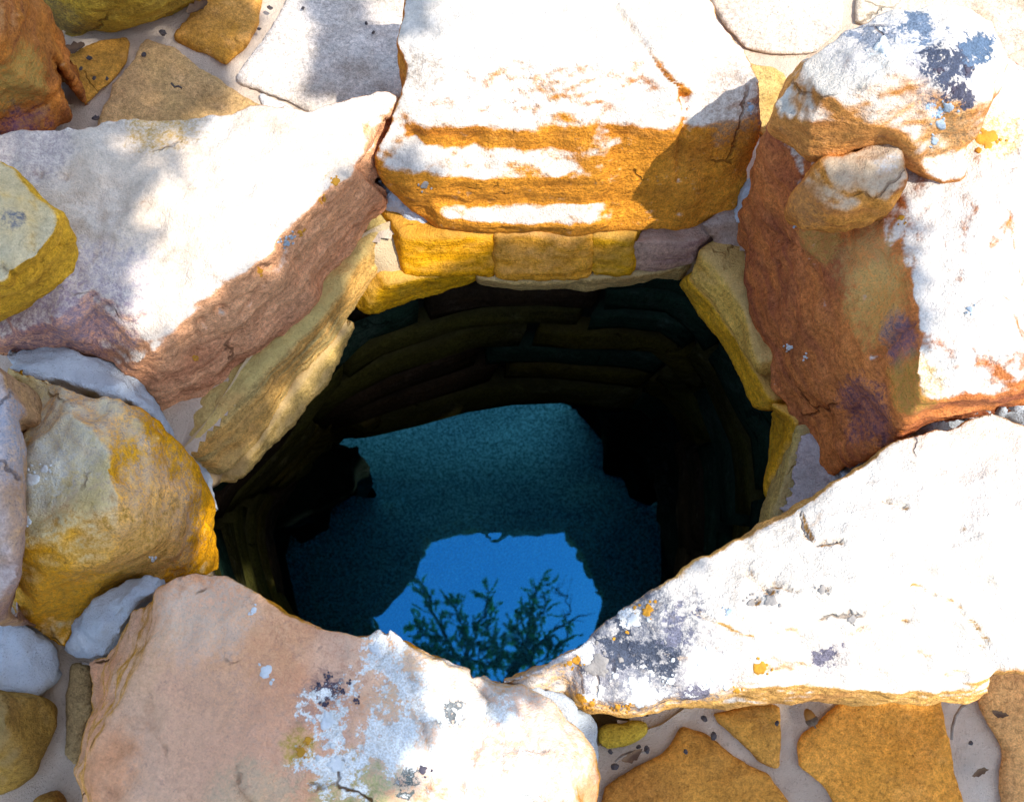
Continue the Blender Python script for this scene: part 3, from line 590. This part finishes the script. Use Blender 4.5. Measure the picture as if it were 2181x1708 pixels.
ROCK['ub'] = boulder('ring_boulder', 'round pale boulder with blue black lichen resting on top of the right hand boulder',
  [(1632,270,.33),(1645,225,.36),(1668,175,.38),(1722,118,.4),(1800,62,.41),(1900,26,.42),(2030,10,.42),(2110,48,.42),(2142,130,.41),(2136,200,.4),(2085,272,.37),(2052,312,.34),(2050,372,.32),(2010,390,.32),(1972,376,.325),(1925,350,.33),(1880,316,.345),(1840,322,.345),(1770,345,.33),(1720,340,.32),(1680,305,.32)],
  dict(pale=PALE, pale2=(.60, .54, .46), side=(.55, .27, .11), dark=(.36, .16, .07), t0=.35, t1=.75,
       stains=[(2030,150,.48,.05,(.15,.15,.19),.85),(2090,110,.46,.035,(.2,.24,.32),.8),(1990,240,.45,.045,(.40,.33,.27),.7),(1830,75,.44,.05,(.42,.40,.40),.7),(2030,300,.38,.04,(.38,.26,.13),.7),(1950,60,.45,.04,(.3,.34,.42),.6),(2010,260,.42,.018,(.26,.36,.48),.8),(1880,95,.46,.025,(.76,.71,.62),2),(1960,60,.46,.022,(.76,.71,.62),2),(2110,160,.44,.022,(.76,.71,.62),2),(2040,110,.47,.016,(.76,.71,.62),2),(2035,140,.45,.040,(.05,.06,.09),2),(2095,95,.44,.030,(.08,.12,.18),2),(1960,55,.44,.032,(.12,.16,.22),2),(2050,205,.43,.026,(.06,.06,.085),2),(1850,75,.43,.028,(.2,.22,.26),2),(2000,250,.41,.016,(.24,.34,.46),2)], speck=.25),
  ridges=[[(1760,200,.43),(1900,150,.46),(2020,105,.45)],[(1720,270,.385),(1850,270,.405),(1935,290,.385)],[(2060,210,.425)]], base=.22,
  voxel=.004, smooth=4, amp=(.007, .005, .0018), seed=9)
ROCK['mb'] = boulder('ring_boulder', 'small tan rounded boulder lodged under the round lichened boulder',
  [(1676,458,.25),(1705,395,.31),(1760,345,.335),(1810,326,.34),(1850,308,.34),(1900,310,.35),(1927,345,.35),(1930,400,.34),(1905,440,.32),(1855,475,.30),(1790,482,.29),(1720,477,.265)],
  dict(pale=(.56, .43, .30), pale2=(.48, .35, .22), side=(.53, .25, .09), dark=(.34, .14, .06), t0=.55, t1=.95, stains=[(1905,330,.38,.03,(.63,.62,.6),.9),(1860,390,.4,.03,(.3,.27,.25),.7),(1690,430,.3,.04,(.38,.17,.06),.8)], speck=.25),
  ridges=[[(1740,425,.312),(1790,385,.338),(1850,355,.350),(1895,350,.352)],[(1880,420,.338),(1810,445,.318)]], base=.15, voxel=.004, smooth=6, amp=(.012, .007, .002), seed=10)
ROCK['br'] = boulder('ring_boulder', 'jagged dark brown boulder in the top left corner',
  [(-90,-90,.3),(40,-90,.25),(85,40,.19),(106,92,.17),(108,150,.15),(122,205,.12),(146,246,.08),(100,272,.10),(0,284,.12),(-90,290,.1)],
  dict(pale=(.46, .23, .09), pale2=(.36, .16, .06), side=(.34, .14, .05), dark=(.17, .065, .04), stains=[(20,180,.2,.06,(.40,.28,.07),.8),(40,265,.1,.05,(.13,.05,.12),.8)]),
  ridges=[[(30,0,.28),(52,110,.25),(62,180,.2),(45,240,.13)],[(-30,100,.32)]], voxel=.005, smooth=3, amp=(.01, .008, .003), strata_amp=.006, seed=11)
ROCK['oc'] = boulder('ring_boulder', 'smooth olive ochre boulder cut by the top border above the small flagstones',
  [(55,-90,.12),(62,-20,.08),(95,30,.04),(150,52,.03),(230,63,.03),(330,47,.03),(400,22,.03),(440,-5,.03),(450,-90,.04)],
  dict(pale=(.46, .34, .09), pale2=(.37, .25, .07), side=(.36, .25, .07), dark=(.2, .13, .05), stains=[(130,20,.05,.05,(.12,.1,.06),.6)]),
  ridges=[[(150,-20,.12),(250,-10,.13),(350,-40,.12)],[(180,35,.075),(320,25,.075)]], voxel=.006, smooth=6, seed=12)
ROCK['s1'] = boulder('ring_boulder', 'small olive brown boulder in the bottom left corner beside the tan slab',
  [(-60,1460,.1),(20,1462,.1),(75,1478,.08),(112,1502,.05),(106,1560,.04),(75,1640,.03),(20,1682,.03),(-60,1700,.04)],
  dict(pale=(.36, .25, .10), pale2=(.28, .18, .07), side=(.32, .2, .07), dark=(.2, .12, .05)), ridges=[[(10,1540,.13),(40,1600,.09)]], voxel=.005, smooth=4, seed=13)
ROCK['s2'] = boulder('ring_boulder', 'tiny rust orange boulder on the bottom border left of the tan slab',
  [(62,1720,.03),(82,1690,.03),(125,1685,.03),(140,1715,.03),(140,1790,.03),(62,1790,.03)],
  dict(pale=(.40, .23, .06), pale2=(.33, .18, .05), side=(.36, .2, .06), dark=(.2, .1, .04)), ridges=[[(100,1725,.06)]], voxel=.005, smooth=4, seed=14)

# ------------------------------------------------------------------ lichen crusts on the boulders
def lichen_mat(name, a, b): return plain(name, a, b, 90, .95, .6, .1)
LM = {'w': lichen_mat('lichen_white', (.70, .71, .70), (.58, .60, .58)), 'o': lichen_mat('lichen_orange', (.56, .27, .03), (.46, .22, .03)),
      'b': lichen_mat('lichen_blue_grey', (.36, .44, .52), (.28, .34, .40)), 'g': lichen_mat('lichen_grey', (.33, .30, .27), (.26, .24, .22)), 'd': lichen_mat('lichen_dark', (.06, .05, .075), (.10, .09, .11))}
def bvh_of(o):
    me = o.data; M = o.matrix_basis; M = Matrix.Translation(o.location if o.parent is None else o.location + WO if o.parent == well else o.location)
    return BVHTree.FromPolygons([M @ v.co for v in me.vertices], [tuple(p.vertices) for p in me.polygons]), M
rl = random.Random(11)
def lichens(o, spots):
    bv, M = bvh_of(o); inv = M.inverted()
    more = []
    for (u, v, r, k) in spots:
        for _ in range(rl.randint(3, 6)):
            a = rl.uniform(0, 6.28); q = r * rl.uniform(1.0, 2.2); more.append((u + q * math.cos(a), v + q * math.sin(a), max(2.2, r * rl.uniform(.12, .38)), k))
    for (u, v, r, k) in list(spots) + more:
        n = max(10, min(48, int(r * 1.6))); ph = rl.uniform(0, 9); cs = np.array([[math.cos(6.2832 * j / n) + ph, math.sin(6.2832 * j / n), ph * 3] for j in range(n)]); lob = list(1 + .75 * noise(cs * 1.3 + 5) + .55 * noise(cs * 3.1) + .3 * noise(cs * 7))
        rings = [(0, .0011), (.55, .0011), (.9, .0008), (1.0, -.0012)]
        vs = []; ff = []; ok = True
        for ri, (q, hgt) in enumerate(rings):
            for j in range(1 if q == 0 else n):
                a = 2 * math.pi * j / n; rr = r * q * ((lob[j] * .7 + .15 * (lob[j - 1] + lob[(j + 1) % n])) if q else 0)
                d = ray(u + rr * math.cos(a), v + rr * math.sin(a)).normalized()
                h, nn, _, _ = bv.ray_cast(CAM, d)
                if h is None: ok = False; break
                nn = nn if nn.dot(d) < 0 else -nn
                vs.append(inv @ (h + nn * (hgt + (rl.uniform(0, .0006) if hgt > 0 else 0))))
            if not ok: break
        if not ok: continue
        for j in range(n): ff.append((0, 1 + j, 1 + (j + 1) % n))
        for ri in range(2):
            a0 = 1 + ri * n
            for j in range(n): ff.append((a0 + j, a0 + n + j, a0 + n + (j + 1) % n, a0 + (j + 1) % n))
        mesh_obj('lichen_patch', pydata('lichen_patch', vs, ff), LM[k], o)
lichens(ROCK['nr'], [(1378,1300,13,'o'),(1300,1338,18,'o'),(1347,1320,16,'w'),(1620,1422,14,'o'),(1228,1408,9,'o'),(1212,1412,7,'o'),(1240,1490,12,'o'),(1260,1498,7,'o'),(1275,1420,24,'g'),(1370,1475,26,'w'),(1510,1420,36,'w'),
  (1552,1302,7,'b'),(1600,1283,9,'g'),(1640,1278,13,'g'),(1752,1254,9,'g'),(1815,1318,9,'g'),(1315,1505,6,'o'),(1340,1508,5,'o'),(1570,1470,6,'o'),(1430,1450,8,'w'),(1310,1440,8,'w')])
lichens(ROCK['bl'], [(640,1600,12,'o'),(655,1575,8,'o'),(700,1535,22,'w'),(715,1625,18,'w'),(800,1380,12,'w'),(565,1430,13,'w'),(540,1300,7,'w'),(690,1500,5,'d'),(700,1440,5,'d'),(730,1470,4,'d'),(745,1455,4,'d'),(760,1490,4,'d'),(680,1460,4,'d'),(900,1640,9,'d')])
lichens(ROCK['ub'], [(1880,95,18,'w'),(2110,150,16,'w'),(2020,230,12,'b'),(2005,265,11,'b'),(1990,300,9,'b'),(2060,150,6,'d'),(2030,190,5,'d'),(2000,150,5,'d')])
lichens(ROCK['rb'], [(1680,740,6,'w'),(1920,465,7,'o'),(2100,300,20,'o'),(1715,760,4,'w'),(2065,660,7,'b'),(1700,480,5,'b')])
lichens(ROCK['left'], [(715,388,8,'o'),(690,425,5,'o'),(640,495,5,'o'),(610,518,8,'b'),(555,578,6,'o'),(415,765,4,'o'),(620,505,6,'b')])
lichens(ROCK['far'], [(905,395,8,'g'),(1600,230,6,'b')])
lichens(ROCK['yel'], [(70,1020,14,'w'),(95,1000,8,'w'),(60,1110,7,'w'),(325,1192,5,'w')])
for o in [q for q in well.children if q.name.startswith('neck_stone')]:
    pass

# ------------------------------------------------------------------ overhanging oak: shades the left, mirrored in the water; unseen leaves added to block sun
M_bark = plain('oak_bark', (.10, .075, .055), (.05, .04, .03), 30, .95, .8)
N = NT('oak_leaf'); tc = N.n('ShaderNodeTexCoord').outputs['Object']; n = N.noise(tc, 14, 2)
lc = N.mix(N.rng(n, .35, .65), (.035, .07, .018), (.09, .12, .03))
pr = N.n('ShaderNodeBsdfPrincipled'); N.l(lc, pr.inputs['Base Color']); pr.inputs['Roughness'].default_value = .5
tl = N.n('ShaderNodeBsdfTranslucent'); N.l(N.mix(.5, lc, (.42, .50, .05)), tl.inputs[0])
mx = N.n('ShaderNodeMixShader'); mx.inputs[0].default_value = .5; N.l(pr.outputs[0], mx.inputs[1]); N.l(tl.outputs[0], mx.inputs[2]); N.l(mx.outputs[0], N.out.inputs[0]); M_leaf = N.m
TB = Vector((-.35, -2.75, -.02))
tree = empty('oak_tree', TB); tag(tree, 'live oak overhanging the well, its branches mirrored in the water', 'tree')
rt = np.random.RandomState(3); rtr = random.Random(3)
def tube(paths, sides=7):
    vs = []; ff = []
    for path in paths:
        pts = [Vector(p[:3]) for p in path]; rad = [p[3] for p in path]
        for i, p in enumerate(pts):
            t = (pts[min(i + 1, len(pts) - 1)] - pts[max(i - 1, 0)]).normalized()
            a = t.orthogonal().normalized(); b = t.cross(a)
            for k in range(sides):
                an = 2 * math.pi * k / sides; vs.append(p + (a * math.cos(an) + b * math.sin(an)) * rad[i] - TB)
        base_i = len(vs) - len(pts) * sides
        for i in range(len(pts) - 1):
            for k in range(sides):
                q = base_i + i * sides; ff.append((q + k, q + (k + 1) % sides, q + sides + (k + 1) % sides, q + sides + k))
    return vs, ff
def wobbly(a, b, r0, r1, n=7, sag=.12):
    a, b = Vector(a), Vector(b); L = (b - a).length; out = []
    for i in range(n + 1):
        t = i / n; p = a.lerp(b, t); w = math.sin(math.pi * t) * sag * L
        out.append((p.x + rtr.uniform(-.4, .4) * w * .6, p.y + rtr.uniform(-.4, .4) * w * .6, p.z + w * .6 + rtr.uniform(-.2, .2) * w * .5, r0 + (r1 - r0) * t))
    return out
def mir(u, v, z):                      # where a pixel's mirrored ray meets height z
    d = ray(u, v); w = CAM + d * ((WZ - CAM.z) / d.z); d2 = Vector((d.x, d.y, -d.z)); return w + d2 * ((z - WZ) / d2.z)
def mir_px(p):
    q = p.copy(); q[:, 2] = 2 * WZ - q[:, 2]; return project(q)
leaves = []    # position, direction, size
# shade targets on the stones and in the shaft, swept up along the sun into the crown
SH = [([(-150,-100),(600,-100),(565,40),(500,170),(400,255),(380,330),(300,420),(270,560),(240,700),(290,800),(470,1000),(480,1220),(560,1280),(760,1370),(850,1440),(820,1560),(740,1800),(-150,1900)], .15, 5600),
      ([(700,-80),(765,-80),(765,95),(760,170),(690,205),(715,90)], .03, 240),
      ([(1235,1545),(1700,1530),(2080,1525),(2130,1450),(2320,1420),(2330,1900),(1200,1900)], .03, 2600)]
SH += [([(500,1080),(480,1040),(610,920),(745,700),(800,655),(930,640),(1010,625),(1250,650),(1330,660),(1310,800),(1220,930),(1110,1060),(1000,1140),(900,1200),(600,1250)], -.12, 2900),  # unseen leaves added to keep sun off the shaft walls and inner face
       ([(800,372),(835,410),(775,520),(740,680),(520,990),(460,1010),(370,912),(300,800),(520,622),(700,440)], .06, 900),
       ([(560,880),(760,880),(740,1060),(690,1110),(480,1300),(480,1100)], -.95, 2600),
       ([(700,720),(800,650),(1205,630),(1180,780),(950,870),(720,930)], -.35, 3600),
       ([(780,740),(1020,690),(1010,840),(800,920)], -.6, 2000),
       ([(955,785),(1012,785),(1012,862),(955,870)], -.68, 200), ([(590,920),(770,920),(770,1060),(640,1095)], -1.07, 1500)]
SKYP = [(730,1330),(915,1085),(1190,1100),(1290,1310),(1240,1420),(1090,1500),(700,1450)]
hubs = []
for poly, z0, n in SH:
    us = np.array(poly); k = 0
    while k < n:
        q = np.array([[rt.uniform(us[:, 0].min(), us[:, 0].max()), rt.uniform(us[:, 1].min(), us[:, 1].max())]])
        if not in_poly(q, poly)[0]: continue
        if n == 5600 and 255 < q[0, 1] < 800 and rt.uniform() < min(.9, max(0, (q[0, 0] - 120) / 330)): k += 1; continue
        g = P(q[0, 0], q[0, 1], z0); hgt = rt.uniform(2.3, 3.6); p = g + SUN * (hgt / SUN.z)
        m = mir_px(np.array([p]))
        if in_poly(m, SKYP)[0]: k += 1; continue
        dv = Vector((rt.normal(), rt.normal(), rt.normal() * .4)).normalized()
        leaves.append((p, dv, rt.uniform(.028, .045), None)); k += 1
        if k % 150 == 0 and n in (5600, 2600) and z0 > 0: hubs.append(p)
paths_twig = []
# the two sprays mirrored in the pool
def spray(pxs, z, r0, dens, leafy=1.0):
    pts = [mir(u, v, z + i * .06) for i, (u, v) in enumerate(pxs)]
    path = []
    for i in range(len(pts) - 1):
        for t in np.linspace(0, 1, 5)[:-1]:
            p = pts[i].lerp(pts[i + 1], t); path.append(p + Vector((rt.normal(), rt.normal(), rt.normal())) * .012)
    path.append(pts[-1]); m = len(path)
    paths_twig.append([(p.x, p.y, p.z, r0 * (1 - .85 * i / m) + .002) for i, p in enumerate(path)])
    for i, p in enumerate(path):
        for _ in range(int(math.ceil(dens * leafy))):
            d = Vector((rt.normal(), rt.normal(), rt.normal() * .5)); d.normalize()
            dirn = (path[min(i + 1, m - 1)] - path[max(i - 1, 0)]).normalized()
            L = rt.uniform(.04, .16); e = p + (d * .8 + dirn * .9).normalized() * L
            paths_twig.append([(p.x, p.y, p.z, .003), (e.x, e.y, e.z, .0015)])
            if leafy > 0.3:
                for q in range(10):
                    leaves.append((p.lerp(e, rt.uniform(.3, 1)), (d + dirn + Vector((rt.normal(), rt.normal(), rt.normal())) * .5).normalized(), rt.uniform(.018, .029), 1))
spray([(1010,1500),(985,1420),(950,1360),(920,1300),(905,1250),(880,1212)], 2.7, .020, 3)
spray([(985,1420),(1010,1360),(1030,1310),(1035,1265)], 2.75, .012, 3)
spray([(950,1360),(905,1345),(890,1330)], 2.8, .008, 3)
spray([(1060,1510),(1090,1430),(1115,1380),(1140,1320),(1135,1290),(1150,1250)], 2.8, .020, 3)
spray([(1115,1380),(1095,1350),(1110,1300)], 2.85, .008, 3)
spray([(1090,1430),(1150,1370),(1200,1330),(1252,1312)], 2.8, .014, 1, .2)
spray([(1200,1330),(1222,1300),(1195,1262),(1185,1250)], 2.85, .006, 1, .2)
spray([(1150,1370),(1190,1370),(1215,1340)], 2.85, .006, 2)
spray([(1020,1470),(1040,1420),(1065,1400),(1060,1380)], 2.7, .008, 3)
spray([(990,1450),(940,1405),(900,1385)], 2.7, .008, 4)
spray([(1005,1455),(1000,1390),(985,1330),(965,1285)], 2.72, .009, 4)
spray([(970,1450),(1010,1410),(1045,1380),(1040,1335)], 2.75, .008, 4)
spray([(1110,1400),(1130,1350),(1160,1300)], 2.85, .007, 4)
spray([(1095,1445),(1145,1405),(1180,1385)], 2.8, .007, 4)
spray([(1080,1470),(1110,1420),(1125,1370)], 2.78, .008, 4)
spray([(930,1420),(960,1400),(930,1370),(905,1390)], 2.7, .008, 3)
fork = Vector((-.2, -2.3, 2.2))
trunk = [(TB.x, TB.y, TB.z - .1, .26), (TB.x + .01, TB.y + .02, .3, .19), (-.3, -2.68, .9, .165), (-.24, -2.5, 1.6, .15), (fork.x, fork.y, fork.z, .13)]
mesh_obj('trunk', pydata('trunk', *tube([trunk], 14)), M_bark, tree)
limb = [wobbly(fork, mir(1010, 1500, 2.7), .07, .02, 10, .06), wobbly(fork, mir(1060, 1510, 2.8), .07, .02, 10, .05)]
for h in hubs: limb.append(wobbly(fork, h, .05, .006, 8, .08))
mesh_obj('limb', pydata('limb', *tube(limb, 8)), M_bark, tree)
mesh_obj('twig', pydata('twig', *tube(paths_twig, 5)), M_bark, tree)
LV = np.array([[0, 0, 0], [.3, .22, .04], [.7, .2, .05], [1, 0, 0], [.7, -.2, .05], [.3, -.22, .04]])
pos = np.array([tuple(l[0]) for l in leaves]) - np.array(TB); dr = np.array([tuple(l[1]) for l in leaves]); sz = np.array([l[2] * 1.25 for l in leaves])
up = rt.normal(size=dr.shape); up[:, 2] += 1.2; sd = np.cross(dr, up); sd /= np.linalg.norm(sd, axis=1)[:, None] + 1e-9; nn = np.cross(sd, dr)
V = pos[:, None, :] + sz[:, None, None] * (LV[None, :, 0, None] * dr[:, None, :] + LV[None, :, 1, None] * sd[:, None, :] * 1.15 + LV[None, :, 2, None] * nn[:, None, :])
b0 = np.arange(len(pos))[:, None] * 6
F = np.concatenate([b0 + np.array([[0, 1, 2, 3]]), b0 + np.array([[0, 3, 4, 5]])])
mesh_obj('crown_and_shade_leaves', pydata('crown_and_shade_leaves', V.reshape(-1, 3), F.tolist(), False), M_leaf, tree)

# ------------------------------------------------------------------ litter on the paving
M_dry = plain('dry_leaf', (.16, .09, .045), (.09, .05, .03), 60, .8, .3); M_dryp = plain('dry_leaf_pale', (.42, .36, .27), (.3, .24, .16), 60, .8, .3)
M_twig = plain('twig_bark', (.30, .25, .2), (.16, .12, .09), 60, .9, .3); M_deb = plain('debris_dark', (.05, .045, .05), (.10, .08, .07), 80, .9, .4)
def fallen_leaf(u, v, L, ang, mat, label, z=.017, curl=.3):
    vs = []; ff = []; n = 8
    for i in range(n + 1):
        t = i / n; w = (.20 + .05 * math.sin(i * 2.6 + u)) * math.sin(math.pi * min(1, t * .96 + .02)) ** .8
        for s in (-1, 0, 1):
            vs.append((L * (t - .5), s * w * L + L * .12 * math.sin(t * 3 + v), L * curl * ((abs(s) * .5) * w * 3 + 1.4 * (t - .5) ** 2) * (.8 + .3 * s)))
    for i in range(n):
        for s in (0, 1): a = i * 3 + s; ff.append((a, a + 3, a + 4, a + 1))
    k = len(vs)
    vs += [(x, y, zz - .0012) for x, y, zz in vs]; ff += [tuple(k + q for q in t[::-1]) for t in ff]
    o = mesh_obj('fallen_leaf', pydata('fallen_leaf', vs, ff), mat, None, P(u, v, z)); o.rotation_euler = (0, 0, R(ang)); return tag(o, label, 'leaf')
fallen_leaf(422, 20, .038, 55, M_dry, 'curled dark brown leaf between the olive boulder and the square flagstone', .03, .6)
fallen_leaf(130, 88, .034, 75, M_dryp, 'pale dry leaf standing beside the jagged brown boulder', .02, .5)
fallen_leaf(152, 105, .045, 12, M_dry, 'brown leaf lying flat next to the pale dry leaf', .02, .3)
fallen_leaf(1345, 1606, .032, 25, M_dry, 'crumpled brown leaf on the mortar below the little oval flagstone', .016, .6)
fallen_leaf(2085, 1645, .024, 10, M_dry, 'dark withered leaf on the wide pale mortar joint at lower right', .012, .7)
fallen_leaf(2128, 1518, .022, -20, M_dry, 'dark withered leaf on the brown flagstone at the lower right corner', .02, .7)
def twig(pxs, z, r, label, mat):
    pts = [P(u, v, z) for u, v in pxs]; o0 = pts[0].copy()
    vs = []; ff = []; S = 6
    for i, p in enumerate(pts):
        t = (pts[min(i + 1, len(pts) - 1)] - pts[max(i - 1, 0)]).normalized(); a = t.cross(Vector((0, 0, 1))).normalized(); b = a.cross(t)
        for k in range(S): an = 2 * math.pi * k / S; vs.append(p - o0 + (a * math.cos(an) + b * math.sin(an)) * r)
    for i in range(len(pts) - 1):
        for k in range(S): ff.append((i * S + k, i * S + (k + 1) % S, (i + 1) * S + (k + 1) % S, (i + 1) * S + k))
    ff.append(tuple(range(S))[::-1]); ff.append(tuple(range((len(pts) - 1) * S, len(pts) * S)))
    return tag(mesh_obj('twig', pydata('twig', vs, ff), mat, None, o0), label, 'twig')
twig([(2027,1575),(2028,1550),(2035,1525),(2048,1505),(2066,1492),(2085,1485)], .022, .0022, 'curved pale twig at the edge of the wide mortar joint at lower right', M_twig)
twig([(365,178),(372,186),(380,184),(387,188)], .024, .0018, 'tiny crooked dark twig on the big triangular flagstone', M_deb)
twig([(1310,1622),(1325,1608),(1345,1600),(1375,1602)], .016, .0014, 'thin dark twig lying across the crumpled leaf on the mortar', M_twig)
twig([(175,1412),(195,1415),(225,1418)], .04, .0014, 'thin pale twig in the crevice left of the tan slab', M_twig)
# acorn
ac = empty('acorn', P(1722, 1528, .012)); tag(ac, 'small brown acorn on the mortar below the white slab', 'acorn')
def lathe(prof, n=12):
    vs = []; ff = []
    for r, x in prof:
        for k in range(n): a = 2 * math.pi * k / n; vs.append((x, r * math.cos(a), r * math.sin(a) + .0085))
    for i in range(len(prof) - 1):
        for k in range(n): ff.append((i * n + k, i * n + (k + 1) % n, (i + 1) * n + (k + 1) % n, (i + 1) * n + k))
    return vs, ff
o = mesh_obj('nut', pydata('nut', *lathe([(.0005,.013),(.003,.012),(.006,.008),(.0078,.002),(.008,-.003)])), plain('acorn_shell', (.34,.17,.04), (.24,.11,.03), 50, .4, .1), ac)
o = mesh_obj('cap', pydata('cap', *lathe([(.0083,-.001),(.0092,-.003),(.0085,-.007),(.005,-.0105),(.0012,-.0115),(.001,-.015),(.0002,-.0152)])), plain('acorn_cap', (.16,.11,.07), (.09,.06,.04), 120, .9, .7), ac)
ac.rotation_euler = (0, 0, R(120))
# scattered grit
rg = random.Random(21)
base_me = None
def grit(u, v, r, z=.006):
    bm = bmesh.new(); bmesh.ops.create_icosphere(bm, subdivisions=2, radius=r)
    for q in bm.verts: q.co = Vector((q.co.x * 1.2, q.co.y * .9, q.co.z * .7)) * (1 + rg.uniform(-.25, .25))
    me = bpy.data.meshes.new('pebble'); bm.to_mesh(me); bm.free()
    o = mesh_obj('pebble', me, M_deb, None, P(u, v, z)); o.rotation_euler = (0, 0, rg.uniform(0, 6))
    return tag(o, 'dark crumb of grit on the mortar joints or flagstones', 'pebble', 'dark grit scattered over the paving')
for (u, v, r) in [(347,70,.0055),(142,133,.005),(190,124,.004),(306,117,.004),(172,147,.003),(200,167,.003),(228,168,.003),(204,252,.005),(575,17,.004),(645,18,.003),(552,62,.003),(780,50,.003),(795,70,.003),(1310,1632,.005),(1300,1600,.003),(1360,1590,.003),(1378,1596,.004),(1520,1567,.005),(1500,1530,.004),(2068,1582,.003),(1460,1600,.003),(1655,1540,.003),(265,1290,.003)]:
    grit(u, v, r, .016 if v < 300 or v > 1500 else .09)
print('objects', len(col.objects), 'tris', sum(len(o.data.loop_triangles) or len(o.data.polygons) * 2 for o in col.objects if o.type == 'MESH'))
